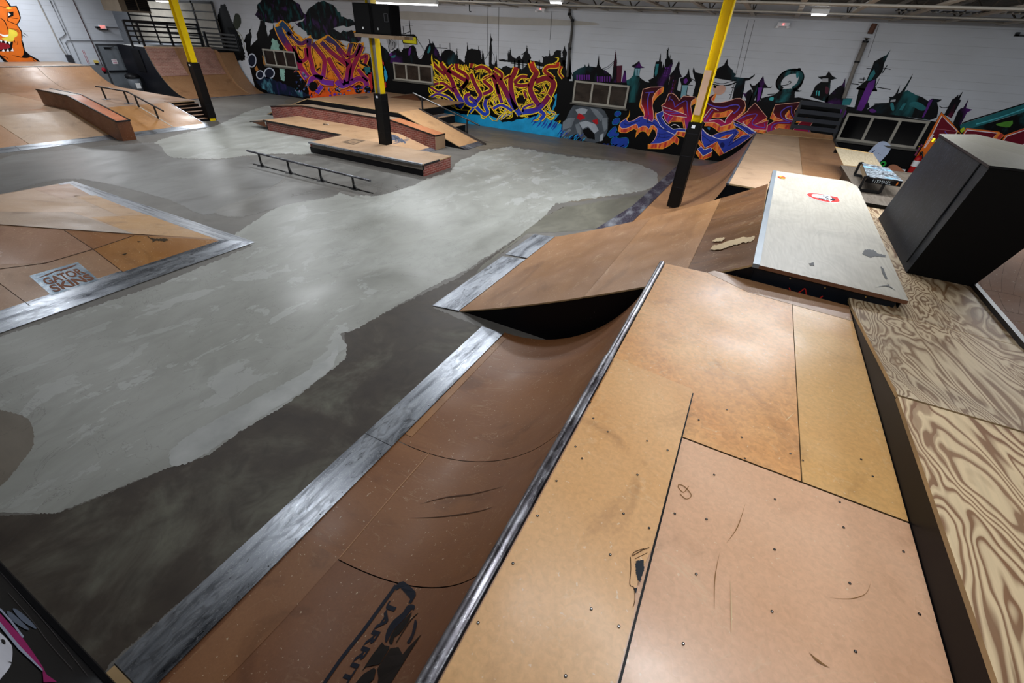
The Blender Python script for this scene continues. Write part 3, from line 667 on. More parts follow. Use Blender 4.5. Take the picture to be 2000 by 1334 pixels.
a = Art(lambda x, y: PL(x, y, A_+Vector((0, 0, .0005)), (B_-A_).cross(D_-A_).normalized()), (0, 0, 1), .001); a.reg(1400, 230, 3.253)
a.poly(flat('sticker_yellow', '#d8a51c', .4), [(385, 372), (415, 372), (438, 380), (432, 390), (400, 386)]).up().line(RED, [(388, 375), (405, 384), (420, 376), (436, 386)], 5, 3)
part('small_sticker', a.mb, bx, 'small yellow and red sticker')
a = Art(lambda x, y: PL(x, y, A_+Vector((0, 0, .0005)), (B_-A_).cross(D_-A_).normalized()), (0, 0, 1), .0008); a.reg(1500, 400, 2.964)
gs = flat('grey_rub_mark', '#57585a', .6)
a.poly(gs, [(545, 285), (560, 258), (610, 262), (640, 285), (682, 292), (676, 304), (620, 300), (590, 306), (560, 292)], 0, 3).poly(gs, [(652, 358), (668, 372), (690, 428), (682, 432), (660, 395)], 0, 1.5).poly(gs, [(690, 455), (704, 470), (698, 474)], 0, 1).line(gs, [(480, 275), (530, 280)], 4, 0, .6).poly(gs, [(235, 340), (262, 335), (268, 355), (245, 350)], 0, 2).line(gs, [(620, 480), (690, 470), (740, 500)], 8, 4, .7)
part('rub_marks', a.mb, bx, stuff=True)

# ================================================================= far quarter pipe by the tallest column
qc = thing('quarter_pipe', 'quarter pipe wrapped around the column with the bare black padding, below the pink graffiti', 'quarter pipe', (.2, 3.9, 0))
cx = lambda y: -.034+.031*(y-2.78); PC = arc(0, .52, .388, 18); dC = lambda y: cx(y)-.52
for y0, y1, mt in ((2.78, 3.62, RAMPM), (3.622, 4.4, RAMPM), (4.402, 5.12, FAR)):
    m = MB(); m.sweep(PC, [y0, (y0+y1)/2, y1], mt, .006, BLK, dC); part('ramp_sheet', m, qc)
pl_ = steel('purple_grey_plate', '#3f3848', .45, (1.6, .7, 1), .55, '#332c3a')
for y0, y1, o0 in ((2.70, 3.32, -.06), (3.322, 5.12, 0)):
    m = MB(); m.slab([(dC(y0)-.10+o0, y0, .003), (dC(y0)+.003, y0, .004), (dC(y1)+.003, y1, .004), (dC(y1)-.10, y1, .003)], (0, 0, -.0028), pl_); part('threshold_plate', m, qc)
m = MB(); m.tube([(cx(2.79)+.002, 2.79, .385), (cx(4.0)+.002, 4.0, .385), (cx(5.0)+.002, 5.0, .385)], .009, steel('blue_grey_coping', '#7b828e', .3), 14); part('coping_pipe', m, qc)
m = MB(); m.slab([(cx(2.80)+.006, 2.80, .39), (.36, 2.8, .39), (.40, 5.1, .39), (cx(4.98)+.006, 4.98, .39)], (0, 0, -.008), TAN, EDGE); part('deck_sheet', m, qc)
m = MB(); m.slab([(.362, 2.8, .39), (.535, 2.8, .39), (.535, 3.32, .39), (.648, 3.35, .39), (.686, 5.19, .39), (.402, 5.1, .39)], (0, 0, -.008), RAMPM, EDGE); part('deck_sheet', m, qc)
m = MB(); m.slab([(.6485, 3.36, .397), (.664, 3.36, .397), (.700, 5.19, .397), (.686, 5.19, .397)], (0, 0, -.02), BLKM); part('edge_angle', m, qc)
m = MB(); m.slab([(.10, 5.01, .392), (.686, 5.19, .392), (.69, 5.26, .418), (.22, 5.22, .430)], (0, 0, -.01), RAMPM, EDGE); part('end_lip', m, qc)
m = MB(); m.poly([(x+dC(2.785), 2.785, z-.007) for x, z in PC]+[(.53, 2.785, .38), (.53, 2.785, 0), (PC[1][0]+dC(2.785), 2.785, 0)], BLK); part('end_panel', m, qc)
m = MB(); m.poly([(x+dC(5.115), 5.115, z-.007) for x, z in PC]+[(.68, 5.115, .37), (.68, 5.115, 0), (PC[1][0]+dC(5.115), 5.115, 0)], BLK); part('end_panel', m, qc)

# ================================================================= tall black box
tb = thing('black_box', 'tall black painted box with plywood lid standing on the raw plywood platform', 'box', (.65, 1.95, .466))
NL, FL = Vector((.565, 1.656, .467)), Vector((.581, 2.273, .467)); NR, FR_ = Vector((.728, 1.654, .467)), Vector((.84, 2.273, .467))
NLt, FLt = Vector((.593, 1.656, .785)), Vector((.608, 2.22, .793)); NRt, FRt = Vector((.83, 1.654, .789)), Vector((.83, 2.13, .80))
m = MB(); m.face([NL, FL, FLt, NLt], BLKS); part('left_panel', m, tb, 'scuffed grey-black side')
m = MB(); m.face([NL, NLt, NRt, NR], flat('matt_black_face', '#070708', .5)); part('front_panel', m, tb)
m = MB(); m.face([FL, FR_, FRt, FLt], BLK); m.face([NR, NRt, FRt, FR_], BLK); part('rear_panel', m, tb)
lid = [NLt+Vector((-.004, -.004, .006)), NRt+Vector((.01, -.004, .006)), Vector((.84, 1.97, .806)), Vector((.72, 2.27, .806)), FLt+Vector((-.004, 0, .006))]
m = MB(); m.slab(lid, (0, 0, -.006), ply('lid_plywood', '#565345', '#463d30', 1, .3, .3), BLKM); part('lid', m, tb)
m = MB(); d = (FLt-NLt)*.09; b0 = NL.lerp(FL, .07)
m.bar(b0+Vector((-.0015, 0, .02)), NLt.lerp(FLt, .12)+Vector((-.0015, 0, -.002)), .003, .003, BLK); part('panel_seam', m, tb)
m = MB(); c = X(1825, 274, .604); n_ = Vector((-1, 0, .05)); m.slab([c+Vector((-.004, -.012, -.006)), c+Vector((-.004, .012, -.006)), c+Vector((-.004, .012, .006)), c+Vector((-.004, -.012, .006))], (.003, 0, 0), flat('yellow_tag', '#e6d416', .5)); part('yellow_tag', m, tb)

# right-hand tan ramp
rr = thing('curved_wall_ramp', 'tan curved ramp climbing away behind the tall black box at the edge of the platform', 'ramp', (1.0, 1.6, .45))
PR = [(.74+.62*math.sin(a), .448+.62*(1-math.cos(a))) for a in [i*.08 for i in range(20)]]
rt = board('tan_wall_ramp', '#7c5336', '#8a6042', .7, .05)
for k, (i0, i1) in enumerate(((0, 6), (6, 13), (13, 19))):
    for y0, y1 in ((1.0, 1.498), (1.5, 2.4)):
        m = MB(); m.sweep(PR[i0:i1+1], [y0, (y0+y1)/2, y1], rt, .006, EDGE); part('ramp_sheet', m, rr)
m = MB()
for yy in (1.0, 2.4): m.poly([(x, yy, z-.008) for x, z in PR]+[(1.36, yy, 0), (.74, yy, 0)], BLK)
m.box(1.35, 1.36, 1.0, 2.4, 0, 1.0, BLK); part('frame_panel', m, rr)
a = Art(lambda x, y: PL(x, y, (.85, 1.5, .47), Vector((-.35, 0, 1))), (-.35, 0, 1), .012)
a.reg(1840, 380, 4.169); pc = flat('pencil_line', '#5a4030', .7)
for ln in ([(300, 745), (322, 803)], [(322, 803), (400, 815), (480, 830), (570, 850), (640, 870)], [(370, 620), (375, 720), (395, 808)], [(475, 825), (480, 700), (510, 560), (560, 380), (620, 240), (667, 120)], [(570, 850), (590, 740), (640, 600), (680, 500)], [(445, 830), (480, 920), (515, 985)], [(415, 975), (520, 985), (612, 1005), (680, 1020)], [(632, 875), (620, 940), (612, 1005)]): a.line(pc, ln, 3, 4)
part('pencil_lines', a.mb, rr)

# ================================================================= bench, boards and small bank on the rear platform
bn = thing('bench', 'low bench with black tube frames and graffiti covered top standing behind the launch box', 'bench', (.62, 2.8, .482))
zb = .552; n0, n1 = Z(1694, 345, zb), Z(1764, 354, zb); f0, f1 = Z(1684, 318, zb), Z(1736, 328, zb)
m = MB(); gtop = NT('graffiti_tagged_top')
def _():
    t = gtop; f = t.noise(t.coord((1, 2.2, 1), (0, 0, .6)), 7, 3, 1.8); g2 = t.noise(t.coord(), 4, 3)
    c = t.ramp(f, [(.47, lin('#0c0d10')), (.49, lin('#a3adb5')), (.55, lin('#98a3ad')), (.58, lin('#10151c'))]); 
    c = t.mix(t.ramp(g2, [(.58, G(0)), (.66, G(.8))]), c, lin('#6aa9c9')); t.out(c, .45)
_()
m.slab([n0, n1, f1, f0], (0, 0, -.004), gtop.m, BLK); part('bench_top', m, bn, 'top covered in white and black tags')
m = MB(); th = Vector((0, 0, -.026)); lo_ = Vector((0, 0, -.0045))
for p, q in ((n0, n1), (n1, f1), (f1, f0), (f0, n0)): m.face([p+lo_, q+lo_, q+th, p+th], BLK if (p, q) == (n0, n1) or (p, q) == (n1, f1) else flat('raw_bench_side', '#6d604c', .6))
part('bench_apron', m, bn)
m = MB(); e2 = (n1-n0); nn = e2.cross(Vector((0, 0, 1))).normalized()*.001; nn = nn if nn.y < 0 else -nn
put_text(m, 'NYMMEL', [n0+e2*.2+nn+Vector((0, 0, -.022)), n0+e2*.72+nn+Vector((0, 0, -.022)), n0+e2*.72+nn+Vector((0, 0, -.008)), n0+e2*.2+nn+Vector((0, 0, -.008))], flat('chalk_paint', '#c9d6de', .6), -.02)
m.face([n0+e2*.86+nn+Vector((0, 0, -.022)), n0+e2*.9+nn+Vector((0, 0, -.022)), n0+e2*.91+nn+Vector((0, 0, -.008)), n0+e2*.87+nn+Vector((0, 0, -.008))], flat('orange_tag', '#d5762a', .5)); part('tag_lettering', m, bn)
for p, q in ((n0, n0+e2*.55), (f0, f0+(f1-f0)*.6)):
    m = MB(); zf = .4835; pts = [p+th+Vector((-.008, 0, .026)), Vector((p.x-.008, p.y, zf+.006)), Vector((q.x, q.y, zf+.006)), q+th]
    for u, v in zip(pts, pts[1:]): m.bar(u, v, .011, .011, BLKM, (0, 1, 0))
    m.bar(p+Vector((-.008, 0, -.002)), p+e2*.05+Vector((0, 0, -.002)), .011, .011, BLKM, (0, 1, 0)); part('leg_frame', m, bn)
sb = thing('wedge_bank', 'small pale plywood bank leaning up towards the wall behind the bench', 'ramp', (.65, 3.6, .482))
tl, tr, br, bl = Vector((.545, 3.86, .503)), Vector((.752, 3.80, .505)), Vector((.765, 3.42, .483)), Vector((.552, 3.33, .483))
tl, tr = Y(1632, 288, 3.75), Y(1706, 301, 3.70)
m = MB(); m.slab([bl, br, tr, tl], (0, 0, -.004), ply('pale_bank_ply', '#b3a58c', '#94866c', 1, .2, .5), EDGE); part('bank_sheet', m, sb)
m = MB(); m.slab([tl+Vector((0, .001, 0)), tr+Vector((0, .001, 0)), tr+Vector((0, .02, .002)), tl+Vector((0, .02, .002))], (0, 0, -.012), flat('bare_pine_edge', '#c3a06a', .6)); part('top_batten', m, sb)
m = MB(); m.face([br, tr, Vector((tr.x, tr.y, .483))], flat('brown_kraft_side', '#8a5f34', .6)); m.face([tl, tr, Vector((tr.x, tr.y, .483)), Vector((tl.x, tl.y, .483))], BLK); part('side_cheek', m, sb)
# skateboards leaning on the wall
def deckboard(px, py, w, h, face, lines, label, tilt=0.0):
    t = thing('skateboard', label, 'skateboard', Y(px, py, 5.477)); c = Y(px, py, 5.477)
    pts = []
    for k in range(28):
        a = k*2*math.pi/28; ca, sa = math.cos(a), math.sin(a)
        x = math.copysign(abs(ca)**.75, ca)*w; z = math.copysign(abs(sa)**.6, sa)*h
        pts.append(c+Vector((x*math.cos(tilt)-z*math.sin(tilt), .03*sa, x*math.sin(tilt)+z*math.cos(tilt))))
    m = MB(); m.slab(pts, (0, .006, 0), face, EDGE); part('board', m, t)
    a = Art(lambda x, y: Y(x, y, c.y-.032), (0, -1, 0), .0006)
    m2 = MB()
    for ln in lines:
        q = spline([c+Vector((u*w*math.cos(tilt)-v*h*math.sin(tilt), .03*v-.0012, u*w*math.sin(tilt)+v*h*math.cos(tilt))) for u, v in ln], 5)
        for p0, p1 in zip(q, q[1:]): m2.bar(p0, p1, .008, .001, flat('board_print', '#27356b', .5), (0, 1, 0))
    part('board_graphic', m2, t); m = MB()
    for s_ in (-.62, .62):
        k = c+Vector((0, .03*s_+.008, s_*h)); m.tube([k+Vector((-w*.75, .02, 0)), k+Vector((w*.75, .02, 0))], .012, WHT, 10)
    part('wheels', m, t)
deckboard(1712, 302, .072, .115, flat('pale_blue_board', '#b7c3dc', .4), ([(-.7, -.2), (-.4, .4), (.1, .8)], [(.1, .1), (.2, .6), (.7, .7)], [(.4, .1), (.5, .5), (.85, .4)], [(-.2, .2), (-.1, .6), (.3, .85)], [(0, -.4), (.5, -.3), (.8, -.35)]), 'pale blue skateboard with dark swirls standing behind the wedge bank', -.35)
deckboard(1746, 342, .10, .07, flat('orange_rim_board', '#b4795c', .4), ([(-.6, 0), (0, .3), (.6, .1)],), 'blue and orange skateboard lying low between bench and tall black box', -.5)
c = Y(1724, 320, 5.515); m = MB(); m.lathe(Vector((0, 0, 0)), [(.012, -.012), (.026, -.012), (.026, .012), (.012, .012), (.012, -.012)], flat('green_urethane', '#2fae46', .4), 16)
for v in m.v: v.xyz = (c.x+v.x, c.y+v.z, c.z+v.y)
solo('loose_wheel', m, 'bright green wheel beside the pale blue skateboard', 'wheel')
fe = thing('fire_extinguisher', 'red and white fire extinguisher against the wall just left of the tall black box', 'fire extinguisher', Y(1789, 310, 5.502)); c = Y(1789, 318, 5.502); rx_ = flat('extinguisher_red', '#b01c1c', .35)
m = MB(); m.lathe(c, [(.0, -.10), (.024, -.10), (.026, -.08), (.026, .04), (.018, .06), (.0, .065)], rx_); part('cylinder', m, fe)
m = MB(); m.lathe(c, [(.0268, -.03), (.0268, .02)], WHT); part('white_band', m, fe)
m = MB(); m.lathe(c, [(.009, .06), (.009, .085), (.014, .09), (0, .1)], BLKM); m.tube([c+Vector((.01, 0, .08)), c+Vector((.035, -.01, .03)), c+Vector((.033, -.01, -.05))], .004, BLKM, 8); part('valve', m, fe)
rk = thing('slatted_rail', 'black slatted guard rail in front of the last pink graffiti letter', 'guard rail', Y(1600, 262, 5.25)); 
A0, A1, B0, B1 = Y(1566, 196, 5.25), Y(1543, 258, 5.25), Y(1652, 206, 5.25), Y(1632, 268, 5.25)
m = MB(); m.bar(A0, Vector((A1.x, 5.25, 0)), .022, .03, BLKM, (0, 1, 0)); part('post', m, rk); m = MB(); m.bar(B0, Vector((B1.x, 5.25, 0)), .022, .03, BLKM, (0, 1, 0)); part('post', m, rk)
for u in (.06, .32, .56, .8):
    m = MB(); m.bar(A0.lerp(A1, u)+Vector((0, -.014, 0)), B0.lerp(B1, u)+Vector((0, -.014, 0)), .008, .034, flat('dark_slat', '#23262d', .45), (0, 0, 1)); part('slat', m, rk)
# ================================================================= pyramid bank at the left edge of the picture
py = thing('pyramid_bank', 'low tan pyramid bank with metal skirt and a metal logo plate on its near face', 'ramp', (-3.2, .4, 0))
CX, CY, HW, SL = -3.22, .38, .965, .228; ZT = HW*SL
cor = [Vector((CX+HW, CY+HW, .003)), Vector((CX-HW, CY+HW, .003)), Vector((CX-HW, CY-HW, .003)), Vector((CX+HW, CY-HW, .003))]; apx = Vector((CX, CY, ZT+.003))
fmat = (TANR, TAN, TAN, TANR)
for i, nm in enumerate(('far', 'left', 'near', 'front')):
    a_, b_ = cor[i], cor[(i+1) % 4]; u = .128; mt = (TAN, TAN, TANR, TANR)[i]
    m = MB(); pa, pb = a_.lerp(apx, u), b_.lerp(apx, u); m.face([pa, pb, apx], mt); part('bank_sheet', m, py)
    m = MB(); m.face([a_, b_, pb+Vector((0, 0, .0004)), pa+Vector((0, 0, .0004))], STEELX if i in (0, 2) else STEEL); part('threshold_plate', m, py)
nF = (cor[0]-cor[3]).cross(apx-cor[3]).normalized(); nF = nF if nF.z > 0 else -nF
nR = (cor[1]-cor[0]).cross(apx-cor[0]).normalized(); nR = nR if nR.z > 0 else -nR
fF = lambda x, y: PL(x, y, cor[0], nF); fR = lambda x, y: PL(x, y, cor[0], nR)
def patch(fn, n, pts, mt, k=1):
    a = Art(fn, n, .0004); a.k = k; a.poly(mt, pts); part('bank_panel', a.mb, py)
patch(fF, nF, [(182, 487), (262, 460), (428, 470), (240, 531)], board('worn_honey_sheet', '#99632c', '#b07a3c', .36, .3))
patch(fF, nF, [(-60, 520), (-60, 440), (125, 449), (180, 486), (90, 513)], board('glossy_pale_sheet', '#a9836a', '#bd9780', .2, .3))
patch(fF, nF, [(127, 450), (262, 459), (182, 486)], board('warm_sheet', '#96643c', '#a8754a'))
patch(fR, nR, [(-60, 434), (-60, 412), (60, 414), (140, 414), (200, 436), (262, 457)], TANG)
patch(fR, nR, [(142, 382), (188, 382), (285, 420), (232, 421)], board('sandy_sheet', '#b58d62', '#c49c70'))
patch(fR, nR, [(176, 424), (290, 420), (418, 466), (262, 457)], board('ochre_sheet', '#b3813f', '#c0904d'))
patch(fR, nR, [(60, 368), (136, 359), (175, 380), (120, 388)], TANR)
a = Art(fF, nF, .0006); seam = flat('panel_gap', '#2f2018', .7)
for ln in ([(125, 450), (182, 487), (241, 532)], [(182, 487), (262, 460)], [(0, 554), (58, 597)], [(-20, 528), (90, 514), (182, 487)]): a.line(seam, ln, 1.1, 0)
part('panel_gaps', a.mb, py)
a = Art(fF, nF, .0008); a.reg(20, 490, 9.09); c4 = [(335, 445), (1200, 200), (1575, 515), (735, 795)]
PLATE = steel('brushed_logo_plate', '#7d8b96', .3, (3, 3, 1), .8, '#566a7a'); a.poly(PLATE, c4)
P4 = [a.P(p) for p in (c4[3], c4[2], c4[1], c4[0])]       # ll lr ur ul
TXT = flat('stencil_brown', '#7f5038', .45)
def tp(u, v): return (P4[0]*(1-u)+P4[1]*u)*(1-v)+(P4[3]*(1-u)+P4[2]*u)*v+nF*.0008
put_text(a.mb, 'GATOR', [tp(.10, .42), tp(.93, .42), tp(.90, .74), tp(.12, .74)], TXT, .035)
put_text(a.mb, 'SKINS', [tp(.10, .07), tp(.96, .07), tp(.94, .39), tp(.10, .39)], TXT, .035)
a.up(); a.poly(TXT, [(475, 495), (580, 450), (700, 400), (830, 345), (900, 330), (1000, 300), (1100, 265), (1185, 245), (1100, 295), (1000, 330), (940, 345), (905, 370), (880, 355), (800, 375), (640, 445)])
part('logo_plate', a.mb, py, 'metal plate with stencilled lettering')
a = Art(fF, nF, .001); dk = flat('splinter_mark', '#3f3322', .7)
a.poly(dk, [(285, 461), (300, 466), (318, 466), (330, 468), (322, 472), (305, 470), (296, 476), (298, 468)], 0, 1).poly(dk, [(238, 497), (250, 494), (244, 499)]).poly(dk, [(268, 471), (276, 472), (270, 474)])
part('splinter_marks', a.mb, py)

# ================================================================= left bank, hubba ledge, rail, stairs, back-wall quarter
ZL, XE, XC, YE = .176, -5.437, -6.10, 3.47
lb = thing('bank_ramp', 'wide tan bank with bright metal skirt leading up to the raised deck on the left', 'ramp', (-6.0, 2.0, 0))
for y0, y1, mt in ((-1.2, .9, TANR), (.902, 1.62, board('peach_sheet', '#a67a55', '#b58862')), (1.622, 2.21, TAN), (2.212, 3.148, board('honey_bank_sheet', '#b27a3e', '#c18a4c'))):
    m = MB(); m.slab([(XE-.085, y0, .024), (XE-.085, y1-.002, .024), (XC, y1-.002, ZL), (XC, y0, ZL)], (0, 0, -.006), mt, EDGE); part('bank_sheet', m, lb)
for y0, y1 in ((-1.2, 1.52), (1.522, 2.6), (2.602, 3.16)):
    m = MB(); m.slab([(XE, y0, .0025), (XE, y1, .0025), (XE-.086, y1, .0255), (XE-.086, y0, .0255)], (0, 0, -.002), STEEL); part('threshold_plate', m, lb)
m = MB(); m.poly([(XE, 3.152, 0), (XC, 3.152, ZL-.005), (XC, 3.152, 0)], BLK); part('side_panel', m, lb)
m = MB(); m.bar((XE-.02, 3.151, .008), (XC, 3.151, ZL+.001), .008, .004, STEEL); part('edge_angle', m, lb)
m = MB(); m.bar((XE-.1, 2.815, .0285), (XC, 2.815, ZL+.0015), .014, .002, flat('worn_grey_seam', '#b5aca0', .5)); part('worn_seam', m, lb)
ld = thing('raised_deck', 'long raised tan deck between the left bank and the quarter pipe on the left wall', 'deck', (-6.9, 1.5, 0))
for y0, y1, mt in ((-1.2, 1.4, TAN), (1.402, 2.3, TAN), (2.302, YE, TANR)):
    m = MB(); m.slab([(XC-.001, y0, ZL), (XC-.001, y1-.002, ZL), (-7.72, y1-.002, ZL), (-7.72, y0, ZL)], (0, 0, -.008), mt, EDGE); part('deck_sheet', m, ld)
m = MB(); m.poly([(XC-.07, YE-.004, ZL-.01), (-7.7, YE-.004, ZL-.01), (-7.7, YE-.004, 0), (XC-.07, YE-.004, 0)], BLK); part('side_panel', m, ld)
ql = thing('quarter_pipe', 'long brown quarter pipe along the left wall under the orange mural', 'quarter pipe', (-8.1, 1.2, 0))
PQ = [(-7.72-x, ZL+z) for x, z in arc(0, .58, .205, 14)]
for y0, y1 in ((-1.2, 1.1), (1.102, 2.9), (2.902, YE)):
    m = MB(); m.sweep(PQ, [y0, (y0+y1)/2, y1-.002], FAR, -.006, EDGE); part('ramp_sheet', m, ql)
m = MB(); m.tube([(-8.302, -1.2, .381), (-8.302, YE, .381)], .008, steel('dull_coping', '#7c7a78', .4), 10); part('coping_pipe', m, ql)
m = MB(); m.box(-9.045, -8.306, -1.2, YE, .36, .383, TANG); part('deck_sheet', m, ql)
m = MB(); m.poly([(x, YE-.003, z-.007) for x, z in PQ]+[(-9.04, YE-.003, .36), (-9.04, YE-.003, 0), (-7.72, YE-.003, 0)], BLK); part('side_panel', m, ql)
# hubba
hb = thing('hubba_ledge', 'kinked brown grind ledge with metal edges running down the left bank', 'ledge', (-5.9, 2.26, 0))
ya, yb = 2.212, 2.326; TOPL = [(-6.60, .314), (-5.985, .314), (-5.268, .170)]
sidep = [(-6.60, .314), (-5.985, .314), (-5.268, .170), (-5.29, 0), (-5.40, 0), (-6.08, .178), (-6.60, .18)]
m = MB()
for yy in (ya, yb): m.poly([(x, yy, z) for x, z in sidep], BRN)
m.face([(-5.268, ya, .17), (-5.29, ya, 0), (-5.29, yb, 0), (-5.268, yb, .17)], BRN); m.face([(-6.6, ya, .18), (-6.6, ya, .314), (-6.6, yb, .314), (-6.6, yb, .18)], BRN); part('ledge_body', m, hb)
for (p, q), mt in zip(zip(TOPL, TOPL[1:]), (TANG, board('orange_ledge_top', '#b3633a', '#c4744a'))):
    m = MB(); m.slab([(p[0], ya+.001, p[1]+.002), (q[0], ya+.001, q[1]+.002), (q[0], yb-.001, q[1]+.002), (p[0], yb-.001, p[1]+.002)], (0, 0, -.0018), mt); part('top_sheet', m, hb)
    for yy in (ya, yb):
        m = MB(); m.bar((p[0], yy, p[1]), (q[0], yy, q[1]), .012, .012, BLKM); part('edge_angle', m, hb)
m = MB(); m.bar((-5.268, ya, .17), (-5.268, yb, .17), .012, .012, BLKM, (0, 0, 1)); part('edge_angle', m, hb)
# rail on the bank
hr = thing('handrail', 'black kinked round handrail standing on the left bank', 'handrail', (-6.2, 2.81, 0)); yr = 2.81
m = MB(); m.tube([(-6.80, yr, .297), (-6.19, yr, .300), (-6.15, yr, .297), (-5.60, yr, .172)], .0085, BLKM, 12); part('rail', m, hr)
for x, zt, zb_ in ((-6.69, .294, ZL), (-6.235, .296, ZL), (-6.05, .272, .162), (-5.75, .204, .082)):
    m = MB(); m.bar((x, yr, zb_), (x, yr, zt), .013, .013, BLKM); lg = part('post', m, hr)
    m = MB(); m.slab([(x-.035, yr-.03, zb_+.003+(.009 if zb_ < ZL else 0)*-1+.0), (x+.035, yr-.03, zb_+.003-(.009 if zb_ < ZL else 0)), (x+.035, yr+.03, zb_+.003-(.009 if zb_ < ZL else 0)), (x-.035, yr+.03, zb_+.003)], (0, 0, -.003), STEELD); part('foot_plate', m, lg)
# stairs
st = thing('stairs', 'six black stair risers with pale treads beside the left bank', 'stairs', (-5.95, 3.3, 0))
for k in range(6):
    xf = -5.80-.0672*k; z = .0297*(k+1); m = MB(); m.box(xf-.0672-(.05 if k == 5 else 0), xf, 3.157, 3.462, 0, z-.004, BLK); r_ = part('riser', m, st)
    m = MB(); m.box(xf-.067, xf+.004, 3.157, 3.464, z-.0038, z, FAR); part('tread', m, st)

# ================================================================= quarter pipe in the far left corner
qb = thing('quarter_pipe', 'tall orange-brown quarter pipe with two painted brick panels in the far left corner', 'quarter pipe', (-8.0, 4.8, 0))
PK = [(-7.555-x, z) for x, z in arc(0, .70, .60, 18)]; PK2 = [(-7.53-x, z) for x, z in arc(0, .60, .555, 18)]
for y0, y1, mt in ((4.215, 4.66, FAR), (4.662, 5.24, FAR)):
    m = MB(); m.sweep(PK, [y0, (y0+y1)/2, y1], mt, -.006, EDGE); part('ramp_sheet', m, qb)
for y0, y1 in ((4.22, 4.62), (4.85, 5.23)):
    q = [(x+.003, z+.0015) for x, z in PK[11:19]]; m = MB(); m.sweep(q, [y0, y1], BRICKP, .001, BRICKP); part('brick_panel', m, qb, 'pale red painted brick panel')
m = MB(); m.sweep(PK2, [5.245, 5.5], FAR, -.006, EDGE); part('ramp_sheet', m, qb)
m = MB(); m.slab([(-7.49, 4.2, .0025), (-7.49, 5.5, .0025), (-7.56, 5.5, .004), (-7.56, 4.2, .004)], (0, 0, -.002), STEELD); part('threshold_plate', m, qb)
m = MB(); m.tube([(-8.262, 4.21, .603), (-8.262, 5.24, .603)], .01, TAN, 10); m.tube([(-8.132, 5.245, .557), (-8.132, 5.5, .557)], .008, BLKM, 10); part('coping_pipe', m, qb)
m = MB(); m.poly([(x, 4.208, z) for x, z in PK]+[(-8.98, 4.208, .60), (-8.98, 4.208, 0), (-7.55, 4.208, 0)], flat('dark_navy_side', '#15161c', .4)); m.box(-8.62, -8.42, 4.196, 4.206, .28, .56, BLK); part('side_panel', m, qb)
m = MB(); m.box(-8.98, -8.264, 4.21, 5.5, .58, .602, BLK); m.box(-8.26, -8.135, 5.245, 5.5, .53, .548, BLK); part('deck_sheet', m, qb)
m = MB(); m.poly([(x, 5.242, z) for x, z in PK]+[(x, 5.242, z-.003) for x, z in reversed(PK2)], FAR); part('step_cheek', m, qb)
# guard rails on that deck
gr = thing('guard_rail', 'black horizontal guard rail on top of the brick-panelled quarter pipe', 'guard rail', (-8.3, 4.7, .6))
zr = [.665, .73, .79, .85, .905]
for z, h in zip(zr, (.016, .016, .022, .022, .03)):
    m = MB(); m.bar((-8.30, 4.09, z), (-8.30, 5.12, z-.004), .012, h, BLKM); part('rail', m, gr)
for y in (4.09, 4.25, 4.66, 5.11):
    m = MB(); m.bar((-8.306, y, .59), (-8.306, y, .915), .024, .024, BLKM); part('post', m, gr)
gr2 = thing('guard_rail', 'shorter black guard rail set against the mural wall beside the brick panels', 'guard rail', (-8.3, 5.3, .55))
for z in (.60, .65, .70, .75, .80):
    m = MB(); m.bar((-8.28, 5.18, z), (-7.95, 5.5, z-.01), .012, .024, BLKM); part('rail', m, gr2)
m = MB(); m.bar((-8.28, 5.18, .56), (-8.28, 5.18, .82), .03, .03, BLKM); part('post', m, gr2); m = MB(); m.bar((-7.96, 5.49, .56), (-7.96, 5.49, .8), .02, .02, BLKM); part('post', m, gr2)
# timber grid wall behind it
tg = thing('panel_screen', 'black framed screen with cream panels behind the guard rail in the far left corner', 'screen', (-9.5, 5.3, 0))
m = MB(); ys = 5.505; pan = flat('cream_panel', '#b3aca0', .6)
for k, (za, zb2) in enumerate(((.60, .74), (.745, .86), (.865, .97), (.975, 1.08), (1.085, 1.2))): m.box(-10.9, -8.35, ys, ys+.01, za, zb2, pan)
part('panels', m, tg); 
for x in (-10.9, -10.2, -9.5, -8.9, -8.36):
    m = MB(); m.bar((x, ys-.006, 0), (x, ys-.006, 1.22), .03, .012, BLK, (0, 1, 0)); part('upright', m, tg)
for z in (.74, .86, .97, 1.08, 1.2):
    m = MB(); m.bar((-10.9, ys-.006, z), (-8.36, ys-.006, z), .012, .03 if z > 1.1 else .014, BLK, (0, 0, 1)); part('crossbar', m, tg)
# hanging cabinet top left
hc = thing('hanging_cabinet', 'brown cabinet with dark slatted front hanging high in the far left corner', 'cabinet', (-8.4, 4.3, 1.0))
m = MB(); m.box(-8.75, -8.30, 4.12, 4.50, 1.008, 1.26, flat('drab_brown_case', '#6b6154', .6)); part('case', m, hc)
for y0 in (4.20, 4.355):
    m = MB(); m.box(-8.299, -8.292, y0, y0+.135, 1.03, 1.25, BLK)
    for k in range(9): m.box(-8.292, -8.288, y0+.006, y0+.129, 1.04+k*.023, 1.049+k*.023, flat('vent_slat', '#26221f', .5))
    part('slatted_front', m, hc)
m = MB(); m.tube([(-8.5, 4.2, 1.26), (-8.5, 4.2, 1.40)], .004, BLKM, 6); m.tube([(-8.5, 4.42, 1.26), (-8.5, 4.42, 1.40)], .004, BLKM, 6); part('hanger', m, hc)
